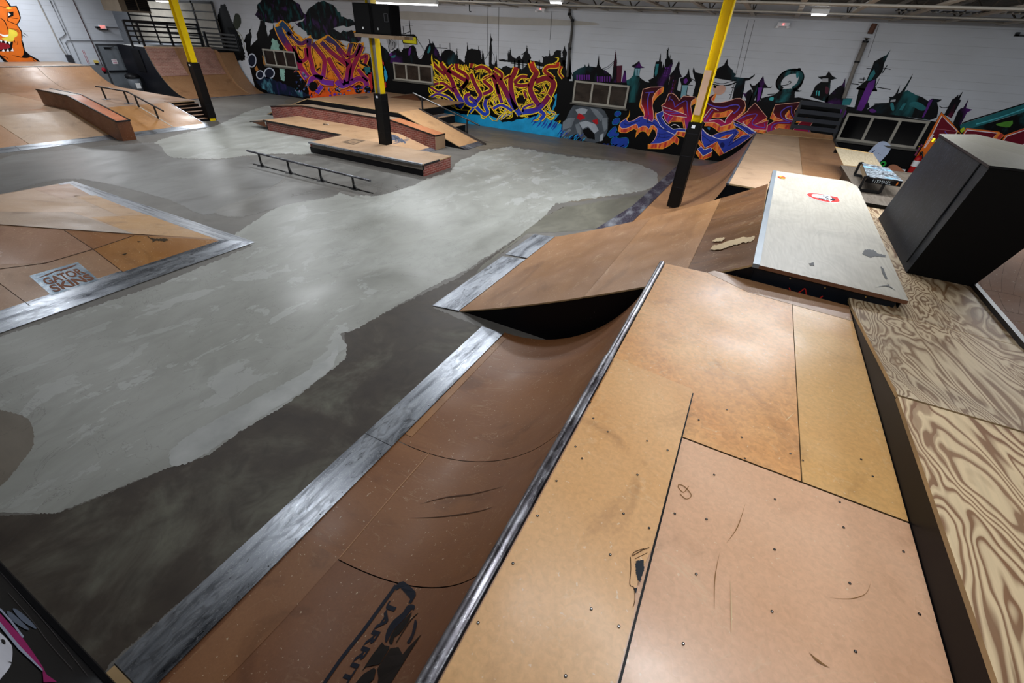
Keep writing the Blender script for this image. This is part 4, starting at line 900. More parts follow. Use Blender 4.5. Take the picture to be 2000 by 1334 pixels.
# bin by the door
tc = thing('trash_can', 'grey litter bin with black lid between the exit door and the black ramp side', 'bin', (-8.66, 4.10, 0))
m = MB(); m.lathe((-8.66, 4.10, 0), [(0, 0), (.07, 0), (.085, .2), (.0, .2)], flat('grey_bin', '#5f646b', .45), 18); part('body', m, tc)
m = MB(); m.lathe((-8.66, 4.10, 0), [(.093, .19), (.093, .225), (.06, .25), (0, .255)], BLK, 18); part('lid', m, tc)
m = MB(); m.slab([(-8.578, 4.06, .06), (-8.572, 4.12, .06), (-8.568, 4.12, .13), (-8.574, 4.06, .13)], (.002, 0, 0), WHT); part('label_sheet', m, tc)
# wall fittings on the left wall
ex = thing('exit_sign', 'lit red and white exit sign above the grey door', 'exit sign', (WX, 4.14, .8))
m = MB(); m.box(WX+.012, WX+.035, 4.10, 4.185, .782, .832, WHT); m.box(WX, WX+.012, 4.12, 4.165, .795, .82, GREYP); part('housing', m, ex)
m = MB(); put_text(m, 'EXIT', [(WX+.0356, 4.108, .79), (WX+.0356, 4.177, .79), (WX+.0356, 4.177, .825), (WX+.0356, 4.108, .825)], emit('exit_red', (1, .08, .05, 1), 1.2), .03); part('lettering', m, ex)
m = MB(); m.box(WX+.004, WX+.05, 4.055, 4.10, .79, .81, BLKM); m.box(WX+.004, WX+.05, 4.075, 4.19, .772, .782, BLKM); part('lamp_heads', m, ex)
def conduit(pts, r, mt, label, cat='pipe', nm='wall_conduit'):
    m = MB(); m.tube(pts, r, mt, 8); solo(nm, m, label, cat)
cw = lambda x, y: WLX(x, y)+Vector((.014, 0, 0))
conduit([cw(96, 0), cw(127, 66), cw(122, 71), cw(115, 75), cw(133, 110)], .005, GREYP, 'bent grey conduit dropping to the dark junction box on the left wall')
conduit([cw(146, 124), cw(127, 84), cw(130, 79), cw(240, 80)], .005, GREYP, 'grey conduit turning and running level above the exit door')
conduit([cw(102, 0), cw(157, 124)], .003, GREYP, 'thin straight grey conduit beside the bent one on the left wall')
conduit([cw(72.6, 0), cw(119, 95), cw(132, 112)], .007, flat('pale_pipe', '#8f8b86', .5), 'pale sloping pipe nearest the orange mural on the left wall')
conduit([cw(141.5, 0), cw(199, 128)], .005, flat('maroon_pipe', '#3c2226', .5), 'dark red sprinkler pipe dropping to the alarm bell')
conduit([cw(206, 53), cw(232, 54), cw(238, 62)], .005, GREYP, 'short grey conduit running from the exit sign to the corner')
c = WLX(136, 115); m = MB(); m.box(WX, WX+.03, c.y-.035, c.y+.03, c.z-.05, c.z+.05, flat('dark_box', '#33343a', .5)); solo('junction_box', m, 'dark junction box on the left wall above the quarter pipe', 'junction box')
c = WLX(187, 121); m = MB(); m.box(WX, WX+.025, c.y-.025, c.y+.025, c.z-.012, c.z+.022, flat('yellow_box', '#c9b25a', .5)); m.box(WX, WX+.02, c.y-.02, c.y+.02, c.z-.03, c.z-.012, BLK); solo('alarm_box', m, 'small yellow alarm box left of the exit door', 'alarm')
c = WLX(202, 136); bl_ = thing('alarm_bell', 'red alarm bell at the foot of the dark red pipe', 'alarm bell', c); m = MB(); m.lathe((0, 0, 0), [(0, .028), (.02, .024), (.03, .004), (.03, 0), (0, 0)], flat('bell_red', '#a02030', .4), 16)
for v in m.v: v.xyz = (c.x+.012+v.z, c.y+v.x, c.z+v.y)
part('gong', m, bl_); m = MB(); m.box(WX, WX+.012, c.y-.02, c.y+.02, c.z-.05, c.z-.0, BLK); part('back_box', m, bl_)
c = WLX(168, 112); m = MB()
for yy in (c.y-.012, c.y+.006): m.box(WX+.001, WX+.004, yy, yy+.004, c.z-.08, c.z+.09, flat('red_tape', '#b2555a', .5))
solo('wall_gauge', m, 'narrow red and white strip on the left wall beside the yellow alarm box', 'gauge')

# ================================================================= manual pad, brick ledge, funbox, stairs in the middle
mp = thing('manual_pad', 'low stepped manual pad with brick front, around the middle yellow column', 'manual pad', (-3.4, 3.3, 0)); zp = .1
m = MB(); m.slab([(-3.665, 2.985, zp), (-2.345, 3.0, zp), (-2.345, 3.405, zp), (-3.70, 3.405, zp)], (0, 0, -.008), TAN, EDGE); part('top_sheet', m, mp)
m = MB(); m.slab([(-4.885, 3.44, zp), (-3.70, 3.435, zp), (-3.70, 3.406, zp), (-3.36, 3.406, zp), (-3.36, 3.90, zp), (-4.885, 3.92, zp)], (0, 0, -.008), board('pad_top', '#b08a64', '#c09a74'), EDGE); part('top_sheet', m, mp)
m = MB(); m.slab([(-3.358, 3.406, zp), (-2.96, 3.406, .014), (-2.96, 3.90, .014), (-3.358, 3.90, zp)], (0, 0, -.008), board('pad_slope', '#b9926c', '#c79f78'), EDGE); part('slope_sheet', m, mp)
m = MB(); m.slab([(-2.962, 3.407, .0135), (-2.87, 3.407, .003), (-2.87, 3.90, .003), (-2.962, 3.90, .0135)], (0, 0, -.002), STEELD); part('threshold_plate', m, mp)
m = MB(); m.box(-3.655, -2.35, 3.004, 3.012, .052, zp-.009, flat('grey_ply_face', '#6d665e', .6)); part('front_board', m, mp)
m = MB(); m.box(-3.70, -2.356, 3.012, 3.02, 0, .052, BLK); part('kick_panel', m, mp, 'black lower front')
m = MB(); m.box(-2.363, -2.352, 3.004, 3.40, 0, zp-.009, BRICK); part('end_panel', m, mp, 'red brick end')
m = MB(); m.box(-4.87, -3.66, 3.450, 3.458, 0, zp-.009, BRICK); part('brick_panel', m, mp, 'red brick front')
m = MB(); m.box(-3.70, -3.69, 3.02, 3.45, 0, zp-.009, BRICK); m.box(-4.872, -4.862, 3.45, 3.9, 0, zp-.009, BRN); part('side_panel', m, mp)
m = MB(); m.bar((-3.668, 2.984, zp-.004), (-2.36, 2.999, zp-.004), .016, .014, steel('pale_pad_edge', '#9aa0a8', .35)); part('coping_angle', m, mp)
m = MB(); m.bar((-2.344, 3.0, zp-.003), (-2.344, 3.22, zp-.003), .010, .012, BLKM); part('edge_angle', m, mp); m = MB(); m.bar((-4.89, 3.436, zp-.003), (-3.72, 3.431, zp-.003), .016, .014, BLKM); part('edge_angle', m, mp)
kx = Y(489, 236.5, 3.45); m = MB(); m.slab([(-4.886, 3.44, zp), (-4.886, 3.92, zp), (kx.x, 3.86, kx.z-.02), (kx.x, 3.44, kx.z)], (0, 0, -.01), TAN, BLKM); m.poly([(-4.886, 3.446, zp-.011), (kx.x+.03, 3.446, kx.z-.008), (-4.886, 3.446, .03)], BRN); part('end_flap', m, mp)
a = Art(lambda x, y: Z(x, y, zp+.0002), (0, 0, 1), .0008); g1 = flat('faded_print', '#6e5c4b', .5)
a.poly(g1, [(666, 277.5), (690, 271.5), (714, 274.5), (690, 283)]).up().line(TAN, [(680, 277), (690, 275), (700, 277), (690, 280)], 1.0, 3, closed=True).line(TAN, [(676, 277.5), (704, 276.5)], .8, 0)
a.k = 1; a.line(g1, [(631, 242.5), (640, 243.5)], 2.4, 0)
for dx in (0, 8): a.line(WHT, [(632+dx, 242), (634+dx, 243.5)], .9, 0)
part('faded_logo', a.mb, mp)
sl_n = Vector((.214, 0, 1)).normalized(); a = Art(lambda x, y: PL(x, y, (-3.358, 3.5, zp), sl_n), sl_n, .0008)
nv = flat('faded_navy_print', '#565c6a', .5)
for k in range(5): a.line(nv, [(763+k*5, 262.5+k*2.2), (768+k*6, 274+k*1.4)], 3.4, 0)
a.poly(nv, [(760, 262), (772, 264), (784, 271), (762, 276)], 0, 1).line(nv, [(764, 278), (798, 271.5), (792, 268)], 1, 0).line(nv, [(768, 281), (800, 273)], 1.2, 0)
part('faded_print', a.mb, mp)

bl = thing('brick_ledge', 'long brick sided kinked ledge behind the manual pad', 'ledge', (-4.2, 4.0, 0))
LP = [(-5.35, .158), (-4.80, .218), (-3.475, .218), (-2.885, .137)]; y0, y1 = 3.905, 4.075
m = MB()
for yy in (y0, y1): m.poly([(x, yy, z-.004) for x, z in LP]+[(-2.885, yy, 0), (-5.35, yy, 0)], BRICK)
m.face([(-5.35, y0, 0), (-5.35, y1, 0), (-5.35, y1, .154), (-5.35, y0, .154)], BRICK); part('brick_body', m, bl)
m = MB(); m.box(-2.886, -2.880, y0, y1, 0, .133, TAN); part('end_panel', m, bl)
for (p, q), mt in zip(zip(LP, LP[1:]), (TAN, TANG, board('rust_top', '#b06a40', '#c07b50'))):
    m = MB(); m.slab([(p[0], y0, p[1]), (q[0], y0, q[1]), (q[0], y1, q[1]), (p[0], y1, p[1])], (0, 0, -.006), mt, EDGE); part('top_sheet', m, bl)
    m = MB(); m.bar((p[0], y0-.001, p[1]-.002), (q[0], y0-.001, q[1]-.002), .012, .012, BLKM); part('edge_angle', m, bl)
m = MB(); m.bar((-2.88, y0, .133), (-2.88, y1, .133), .01, .012, BLKM); part('edge_angle', m, bl)

fb = thing('funbox', 'wide tan funbox platform with black side and a long down bank by the mural wall', 'funbox', (-4.2, 4.8, 0)); zf = .265
m = MB(); m.slab([(-4.93, 4.115, zf), (-3.525, 4.115, zf), (-3.525, 5.48, zf), (-4.93, 5.48, zf)], (0, 0, -.008), board('funbox_top', '#a9815c', '#b68e69'), EDGE); part('top_sheet', m, fb)
m = MB(); m.slab([(-3.523, 4.115, zf), (-2.72, 4.115, .024), (-2.72, 4.478, .024), (-3.523, 4.478, zf)], (0, 0, -.008), board('funbox_bank', '#b88b5e', '#c5986a'), EDGE); part('bank_sheet', m, fb)
m = MB(); m.slab([(-2.722, 4.115, .0235), (-2.64, 4.115, .003), (-2.64, 4.478, .003), (-2.722, 4.478, .0235)], (0, 0, -.002), STEELD); part('threshold_plate', m, fb)
m = MB(); m.slab([(-4.932, 4.115, zf), (-4.932, 5.48, zf), (-5.75, 5.48, .01), (-5.75, 4.115, .01)], (0, 0, -.008), TAN, EDGE); part('bank_sheet', m, fb)
m = MB(); m.poly([(-5.72, 4.12, .003), (-4.93, 4.12, zf-.008), (-3.525, 4.12, zf-.008), (-2.66, 4.12, .002)], BLK); part('side_panel', m, fb)
m = MB(); m.bar((-3.53, 4.49, zf+.002), (-2.62, 4.49, .008), .02, .014, flat('dark_curb', '#3b3431', .5)); part('curb', m, fb)
a = Art(lambda x, y: Z(x, y, zf+.0002), (0, 0, 1), .0008); a.poly(g1, [(690, 190), (716, 187.5), (722, 191), (708, 193.5)]); part('faded_logo', a.mb, fb)
fs = thing('stairs', 'three tall black steps with pale treads beside the funbox bank', 'stairs', (-3.3, 4.75, 0))
for k in range(3):
    z = zf-.088*k; xf = -3.523+.157*k; m = MB()
    if k: m.box(xf-.157, xf, 4.505, 4.985, 0, z-.006, BLK); part('riser', m, fs); m = MB(); m.box(xf-.157, xf+.004, 4.505, 4.988, z-.0058, z, TAN); part('tread', m, fs)
    else: m.box(xf-.02, xf+.001, 4.505, 4.985, 0, z-.009, BLK); part('riser', m, fs)
m = MB(); m.slab([(-3.51, 4.6, zf-.0875), (-3.40, 4.6, zf-.0875), (-3.40, 4.95, zf-.0875), (-3.51, 4.95, zf-.0875)], (0, 0, -.0008), STEELD); part('metal_patch', m, fs)
fr2 = thing('handrail', 'straight sloping handrail with pale worn top beside the three tall steps', 'handrail', (-3.2, 4.52, 0))
m = MB(); m.tube([(-3.625, 4.52, .417), (-2.72, 4.52, .184)], .008, BLKM, 12); part('rail', m, fr2)
m = MB(); m.tube([(-3.62, 4.517, .4215), (-3.22, 4.517, .3185)], .0055, steel('worn_rail_top', '#b9bcc0', .3), 8); part('worn_top', m, fr2)
for x, zt, zb_ in ((-3.50, .385, .262), (-2.885, .226, .075)):
    m = MB(); m.bar((x, 4.52, zb_-.006), (x, 4.52, zt), .014, .014, BLKM); part('post', m, fr2)
wb = thing('wall_wedge', 'brown wedge against the mural wall at the top of the funbox', 'wedge', (-4.3, 5.4, .265))
m = MB(); p0, p1, p2 = Z(760, 190, zf+.001), Z(822, 197, zf+.001), Y(809, 183, 5.45)
m.poly([p0, p1, p2], BRN); m.poly([p1, Vector((p1.x+.03, 5.48, zf)), p2], BLK); part('cheek', m, wb)
m = MB(); m.poly([p0, p2, Vector((p2.x, 5.48, p2.z)), Vector((p0.x-.1, 5.48, zf))], TAN); part('top_sheet', m, wb)

fr3 = thing('flat_rail', 'low round grind rail with four splayed feet standing free on the concrete', 'grind rail', (-3.05, 2.40, 0))
m = MB(); m.tube([(-3.735, 2.405, .104), (-2.37, 2.392, .093)], .0085, steel('dark_worn_rail', '#55555c', .3, (3, 3, 3), .9, '#1c1b20'), 14); part('rail', m, fr3)
for x in (-3.595, -3.25, -2.892, -2.547):
    yy = 2.405-.0095*(x+3.735); m = MB(); m.bar((x, yy, .001), (x, yy, .098), .011, .011, BLKM)
    m.slab([(x-.004, yy-.005, .04), (x+.004, yy-.005, .04), (x+.03, yy-.005, .002), (x-.004, yy-.005, .002)], (0, .01, 0), BLKM); lg = part('leg', m, fr3)
    m = MB(); m.box(x-.03, x+.04, yy-.022, yy+.022, 0.0005, .004, BLKM); part('foot_plate', m, lg)
m = MB(); m.bar((-3.70, 2.404, .004), (-2.36, 2.392, .004), .008, .006, BLKM); part('base_bar', m, fr3)

# ================================================================= columns
def column(x, y, label, z0, zp0, zp1, grey, sticker):
    t = thing('support_column', label, 'column', (x, y, 0)); s = .064; m = MB(); mt = GRYC if grey else YEL
    for sx in (-1, 1):
        xa = x+sx*s/2-(.006 if sx > 0 else 0); m.box(xa, xa+.006, y-s/2, y+s/2, z0, 1.40, YEL)
        if grey:
            m.box(xa-.0004, xa+.0055, y-s/2-.0008, y-s/2, z0, 1.40, GRYC)
    m.box(x-s/2+.0062, x+s/2-.0062, y-.004, y+.004, z0, 1.40, mt); part('steel_beam', m, t)
    m = MB(); p = .041
    ring = [(x-p, y-p), (x+p, y-p), (x+p, y+p), (x-p, y+p)]
    zs = [zp0+(zp1-zp0)*i/8 for i in range(9)]
    for i in range(8):
        for k in range(4):
            a_, b_ = ring[k], ring[(k+1) % 4]
            m.face([(a_[0], a_[1], zs[i]), (b_[0], b_[1], zs[i]), (b_[0], b_[1], zs[i+1]), (a_[0], a_[1], zs[i+1])], VINYL)
    m.poly([(a_, b_, zp1) for a_, b_ in ring], VINYL); m.poly([(a_, b_, zp0) for a_, b_ in ring], VINYL); pd = part('safety_pad', m, t)
    m = MB()
    for k in range(4):
        c = ring[k]; m.bar((c[0], c[1], zp0), (c[0], c[1], zp1), .005, .005, VINYL)
    for i in (2, 5, 7): 
        zz = zs[i]; m.box(x-p-.001, x+p+.001, y-p-.001, y+p+.001, zz, zz+.003, flat('pad_seam', '#1b1b1f', .5))
    part('pad_seams', m, pd)
    m = MB(); m.box(x-.018, x+.004, y-p-.002, y-p-.001, zp1-.035, zp1-.017, flat('pale_tag', '#c9ccd4', .5)); part('tag', m, pd, 'small pale tag')
    if sticker:
        m = MB(); m.box(x-.03, x+.012, y-s/2-.0012, y-s/2+.0, .65, .90, flat('bare_wood_slat', '#a58872', .6)); part('wood_slat', m, t, 'bare wood slat')
    else:
        m = MB(); m.box(x-p-.02, x-p, y-.01, y+.01, zp1*.5, zp1*.5+.05, VINYL); part('pad_strap', m, pd)
    return t
column(-5.80, 3.40, 'yellow steel column with black padding rising beside the six-step stairs', 0, .03, .586, False, False)
column(-3.10, 3.40, 'half grey half yellow column standing on the manual pad under the loudspeakers', .1, .1005, .525, True, False)
column(-.35, 3.40, 'tallest yellow column with black padding standing in the far quarter pipe', .045, .04, .607, False, True)
# loudspeakers on a plank shelf
sh = thing('speaker_shelf', 'bare timber shelf strapped round the middle column under the loudspeakers', 'shelf', (-2.95, 3.3, .94))
wd = flat('bare_timber', '#8d7862', .7, 0, .2)
m = MB(); m.box(-3.16, -2.74, 3.235, 3.36, .938, .962, wd); part('plank', m, sh); m = MB(); m.box(-3.0, -2.76, 3.445, 3.50, .938, .962, wd); m.box(-3.04, -3.0, 3.36, 3.45, .94, .96, wd); part('cross_bearer', m, sh)
def speaker(x0, x1, ya, yb_, z0, z1, label, logo):
    t = thing('loudspeaker', label, 'loudspeaker', ((x0+x1)/2, ya, z0)); m = MB()
    m.box(x0, x1, ya, yb_, z0, z1, flat('speaker_carpet', '#08080a', .7, 0, .1, .08)); part('cabinet', m, t)
    m = MB(); m.box(x0+.008, x1-.008, ya-.004, ya-.0005, z0+.008, z1-.008, flat('speaker_grille', '#060607', .6, 0, .1, .1)); part('grille', m, t)
    m = MB(); m.box(*logo, ya-.006, ya-.0042, z0+.03, z0+.045, WHT); part('badge', m, t)
    if x1 > -2.9:
        m = MB()
        for k in (0, 1): m.box(x1-.06, x1-.02, ya-.006, ya-.004, z1-.06-.05*k, z1-.056-.05*k, flat('grey_handle', '#4c4c50', .5)); 
        m.box(x1-.06, x1-.057, ya-.006, ya-.004, z1-.11, z1-.056, flat('grey_handle', '#4c4c50', .5)); m.box(x1-.023, x1-.02, ya-.006, ya-.004, z1-.11, z1-.056, flat('grey_handle', '#4c4c50', .5)); part('handle', m, t)
speaker(-3.145, -2.965, 3.24, 3.355, .963, 1.162, 'left one of two black loudspeakers, with the glowing badge', (-3.06, -3.05))
speaker(-2.945, -2.765, 3.24, 3.355, .963, 1.157, 'right one of two black loudspeakers, with the square handle', (-2.90, -2.895))
# downpipes and emergency lamps on the mural wall
dp = thing('downpipe', 'dark stained downpipe between the second and third windows', 'pipe', Y(1108, 120, 5.5)); pts = [Y(x, y, 5.508) for x, y in ((1113, 17), (1112, 28), (1118, 40), (1117, 60), (1113, 95), (1108, 150))]
m = MB(); m.tube(pts, .014, flat('stained_pipe', '#4a4844', .5), 10); part('pipe', m, dp); m = MB()
for i in (1, 2, 4): m.tube([pts[i]+Vector((0, 0, .012)), pts[i]-Vector((0, 0, .012))], .019, BLK, 10)
part('couplings', m, dp)
dp = thing('downpipe', 'grey downpipe with rusty top elbow left of the tall painted tower', 'pipe', Y(1680, 120, 5.5)); pts = [Y(x, y, 5.50) for x, y in ((1709, 46), (1699, 66))]; pts2 = [Y(x, y, 5.50) for x, y in ((1694, 74), (1690, 82), (1674, 121), (1668, 135), (1648, 192))]
m = MB(); m.tube(pts, .022, flat('rusty_brown', '#5a3d31', .6), 10); part('rusty_elbow', m, dp); m = MB(); m.tube(pts2, [.024, .019, .019, .017, .017], flat('grey_stained_pipe', '#77726c', .5), 12); part('pipe', m, dp)
m = MB(); m.tube([pts2[1]+Vector((0, 0, .01)), pts2[1]-Vector((0, 0, .006))], .024, BLK, 12); m.tube([pts2[2]+Vector((0, 0, .006)), pts2[2]-Vector((0, 0, .006))], .022, BLK, 12); part('couplings', m, dp)
for (x, y), lb_ in (((1530, 48), 'white emergency lamp with red pilot light right of the tallest yellow column'), ((1057, 18), 'white emergency lamp with red pilot light left of the dark downpipe')):
    c = Y(x, y, 5.508); t = thing('emergency_lamp', lb_, 'emergency lamp', c); m = MB(); m.box(c.x-.05, c.x+.05, c.y-.02, c.y+.02, c.z-.012, c.z+.014, WHT); part('housing', m, t)
    m = MB(); m.box(c.x-.004, c.x+.004, c.y-.024, c.y-.0205, c.z-.002, c.z+.006, emit('pilot_red', (1, .05, .05, 1), 6)); part('pilot_light', m, t)
    for s_ in (-.045, .045):
        m = MB(); m.lathe((c.x+s_, c.y-.03, c.z-.02), [(0, -.01), (.014, -.008), (.016, .008), (0, .01)], WHT, 12); part('lamp_head', m, t)
c = Y(916, 10, 5.4); m = MB(); m.tube([Vector((c.x, 5.4, 1.41)), Y(917, 22, 5.4), Y(920, 23, 5.4)], .006, BLKM, 8); solo('pipe_stub', m, 'short black bent pipe stub hanging at the ceiling over the yellow graffiti', 'pipe')
m = MB(); c = Y(1983, 69, 5.5); m.box(c.x, c.x+.5, 5.49, 5.51, c.z-.006, c.z+.006, BLKM); m.box(c.x, c.x+.02, 5.49, 5.525, c.z-.006, c.z+.02, BLKM); solo('wall_bracket', m, 'dark wall bracket at the top right end of the mural wall', 'bracket')

# ================================================================= painted barrier at the lower left corner
ba = thing('painted_barrier', 'black barrier wall with magenta stripe painting at the near left corner', 'barrier', (-1.2, -.1, 0))
m = MB(); m.box(-2.0, -.16, -.14, -.0835, 0, .62, BLK); part('panel', m, ba)
a = Art(lambda x, y: Y(x, y, -.083), (0, 1, 0), .0006); a.reg(0, 1080, 5.254)
mg = flat('magenta_paint', '#8a0f5a', .4); bw = flat('bluish_white_paint', '#8b93a8', .45)
a.poly(bw, [(-60, 660), (0, 720), (200, 960), (430, 1200), (440, 1230), (180, 990), (0, 770), (-60, 720)]).poly(mg, [(-60, 570), (0, 630), (230, 880), (330, 1020), (430, 1170), (470, 1250), (580, 1330), (440, 1334), (430, 1200), (200, 960), (0, 720), (-60, 650)])
a.poly(bw, [(0, 570), (110, 690), (240, 860), (225, 880), (90, 700), (-20, 580)]).poly(flat('slate_paint', '#525c6d', .45), [(65, 605), (120, 620), (230, 720), (295, 790), (240, 780), (110, 690)], 3).poly(flat('slate_paint', '#525c6d', .45), [(125, 580), (180, 590), (300, 690), (370, 775), (330, 770), (210, 690)], 3)
a.poly(flat('pale_paint', '#b9bcc6', .5), [(-60, 820), (0, 830), (90, 920), (120, 990), (115, 1110), (90, 1180), (20, 1270), (-60, 1310)], 3).up().poly(BLK, [(0, 895), (35, 905), (42, 945), (10, 930)], 2).line(BLK, [(60, 1120), (100, 1135), (160, 1150)], 10, 3, .6)
a.k = 1
for ln in ([(0, 200), (250, 480), (520, 790), (900, 1270)], [(80, 410), (330, 700), (500, 930), (740, 1200)]): a.line(flat('scratch_grey', '#4b4648', .5), ln, 4, 3)
part('painted_motif', a.mb, ba)
m = MB(); m.bar((-2.0, -.079, .012), (-.16, -.079, .012), .008, .024, BLK); part('base_batten', m, ba)
# ================================================================= murals (flat paint on the block walls)
WF = lambda x, y: Y(x, y, WY-.0022)
def mural(): return Art(WF, (0, -1, 0), .00007)
def mpart(name, a, label, parent=None):
    o = a.mb.build(name); ROOT[o.name] = Vector((0, 0, 0)); o.parent = parent or wall_back; o['label'] = label; return o
NB = flat('black_wall_paint', '#020203', .5, 0, .2, .12)
SKY1 = night('night_city_paint'); SKY2 = night('night_city_teal', '#060709', '#1d5a5e', '#0a1c24', .55, 1.1); SKY3 = night('night_city_purple', '#08060c', '#4a1560', '#5a1230', .55, 1.1)
TEAL = flat('teal_paint', '#1f6a70', .5, 0, .3); PURP = flat('purple_paint', '#5a1c7c', .5, 0, .3); CRIM = flat('wine_paint', '#4a1226', .5, 0, .3); AQUA = flat('aqua_paint', '#3aa6a8', .5); SEAM = flat('wall_grey_white', '#9b9ca0', .6)  # SEAM: grey-white of bare wall between the skyline shapes
# --- black band
a = mural(); band = [(478, 112), (520, 104), (600, 104), (720, 112), (765, 108), (800, 112), (850, 120), (905, 128), (960, 134), (1000, 140), (1060, 134), (1104, 128), (1112, 158), (1200, 160), (1250, 158), (1300, 166), (1345, 186), (1372, 205), (1404, 208), (1430, 196), (1500, 196), (1560, 190), (1640, 206), (1700, 214), (1790, 232), (1830, 238), (1880, 244), (2050, 262)]
top = [WF(x, y) for x, y in band]; pts = [Vector((-7.86, WY-.0017, top[0].z))]+[Vector((p.x, WY-.0017, p.z)) for p in top]+[Vector((RX-.01, WY-.0017, top[-1].z)), Vector((RX-.01, WY-.0017, .001)), Vector((-7.86, WY-.0017, .001))]
a.mb.poly(pts, NB); mpart('black_paint_band', a, 'black paint along the lower wall')
# --- skyline
a = mural(); a.k = 2
a.reg(740, 30, 11.11)
a.poly(SKY1, [(-60, 1000), (-60, 480), (0, 520), (60, 660), (150, 720), (230, 830), (330, 760), (430, 700), (480, 800), (540, 700), (650, 690), (740, 640), (800, 700), (830, 850), (880, 990), (960, 880), (1000, 760), (1060, 640), (1090, 610), (1085, 510), (1120, 600), (1160, 610), (1165, 560), (1195, 620), (1230, 690), (1290, 780), (1330, 900), (1350, 860), (1380, 790), (1440, 750), (1530, 740), (1620, 780), (1680, 870), (1690, 720), (1700, 720), (1715, 930), (1800, 980), (1870, 1040), (1880, 900), (1920, 780), (1910, 590), (1945, 750), (2000, 720), (2200, 760), (2260, 1100), (1500, 1200), (500, 1060)], 0, 7)
for ln, w in (([(660, 110), (672, 240), (690, 420)], 16), ([(570, 218), (740, 218)], 9), ([(522, 230), (535, 400)], 10), ([(460, 410), (560, 400), (680, 350)], 16), ([(830, 510), (990, 790)], 6), ([(820, 500), (1000, 760)], 5), ([(990, 810), (860, 940)], 7), ([(1200, 700), (1490, 716)], 18), ([(1322, 625), (1326, 720)], 14), ([(1540, 600), (1545, 760)], 11), ([(1355, 740), (1360, 860)], 8), ([(1760, 920), (1765, 1060)], 12)): a.line(NB, ln, w, 0)
a.up().poly(NB, [(480, 420), (760, 410), (830, 470), (840, 640), (520, 610)]).up().poly(flat('billboard_yellow', '#d8cf1e', .5, 0, .1), [(510, 450), (805, 480), (815, 620), (530, 590)])
for k in range(6): a.line(flat('billboard_ink', '#2e3a14', .5), [(530+k*48, 500+k*6), (560+k*46, 475+k*6), (545+k*47, 535+k*6), (575+k*45, 520+k*6)], 9, 0)
a.up().poly(SEAM, [(160, 490), (340, 490), (400, 620), (330, 740), (240, 750), (200, 640)], 3).poly(SEAM, [(400, 500), (430, 500), (440, 780), (410, 640)]).poly(SEAM, [(530, 620), (660, 640), (650, 700), (560, 720)])
a.up().line(NB, [(290, 660), (310, 580), (350, 600), (340, 700), (270, 750)], 13, 4).line(NB, [(180, 480), (240, 560), (210, 680), (240, 800)], 16, 4).line(NB, [(230, 480), (300, 550)], 12)
a.poly(PURP, [(640, 800), (660, 720), (700, 690), (690, 820), (650, 880)], 3).poly(PURP, [(230, 830), (280, 810), (270, 890), (240, 880)], 3).poly(TEAL, [(1090, 680), (1110, 650), (1120, 740), (1085, 820), (1050, 800)], 3).poly(TEAL, [(290, 880), (360, 860), (340, 920), (250, 910)], 3)
a.reg(900, 50, 9.524); a.k = 3
a.poly(NB, [(70, 760), (75, 580), (110, 470), (118, 310), (135, 450), (200, 430), (260, 440), (320, 455), (333, 370), (342, 470), (345, 560), (390, 640), (396, 440), (412, 560), (425, 500), (440, 680), (470, 760), (525, 760), (525, 560), (535, 380), (548, 300), (555, 140), (566, 220), (600, 275), (570, 300), (580, 420), (575, 700), (620, 740), (650, 640), (662, 520), (680, 780), (760, 800), (780, 765), (850, 750), (920, 780), (950, 800), (960, 1000), (60, 1000)], 0, 4)
a.line(NB, [(455, 620), (540, 480)], 7, 0).line(NB, [(580, 470), (630, 620), (600, 740)], 6, 4).line(NB, [(345, 540), (400, 660)], 9, 0)
a.poly(NB, [(700, 632), (800, 628), (870, 640), (870, 580), (884, 450), (896, 560), (924, 400), (936, 540), (975, 590), (1030, 612), (1060, 580), (1085, 555), (1130, 625), (1150, 600), (1170, 530), (1120, 550), (1210, 470), (1228, 360), (1250, 490), (1310, 590), (1290, 645), (1400, 660), (1520, 690), (1530, 600), (1510, 575), (1640, 570), (1650, 450), (1665, 570), (1730, 540), (1740, 490), (1790, 455), (1870, 460), (1860, 590), (1900, 590), (1885, 500), (1905, 455), (1935, 355), (1945, 450), (1975, 490), (1960, 590), (1950, 760), (1880, 800), (1500, 760), (1300, 720), (900, 680), (720, 660)], 0, 5)
for x0, x1 in ((990, 1012), (1060, 1100), (1150, 1165), (1255, 1290), (1450, 1470), (1890, 1940), (1985, 2040)): a.poly(NB, [(x0, 640), (x1, 640), (x1+4, 1000), (x0-2, 1000)])
a.line(NB, [(930, 700), (1210, 740)], 14, 0).line(NB, [(1100, 800), (1260, 850)], 12, 0).poly(NB, [(2000, 330), (2030, 300), (2060, 1000), (1980, 1000)])
a.reg(1100, 80, 11.11)
a.poly(SKY1, [(200, 860), (210, 690), (290, 630), (360, 590), (455, 560), (475, 500), (490, 560), (540, 550), (555, 465), (570, 550), (720, 570), (740, 510), (775, 290), (785, 520), (830, 600), (930, 650), (1050, 750), (1060, 900), (220, 870)]).line(NB, [(150, 630), (215, 780)], 18, 0)
a.poly(SKY3, [(1050, 900), (1085, 560), (1105, 420), (1140, 200), (1165, 430), (1160, 900)], 0, 4).poly(CRIM, [(1160, 540), (1285, 530), (1255, 900), (1150, 900)]).poly(SKY3, [(1265, 900), (1325, 635), (1355, 640), (1375, 900)])
a.line(NB, [(830, 605), (960, 560), (1110, 430)], 9, 4).line(NB, [(880, 630), (1000, 580), (1105, 460)], 7, 4)
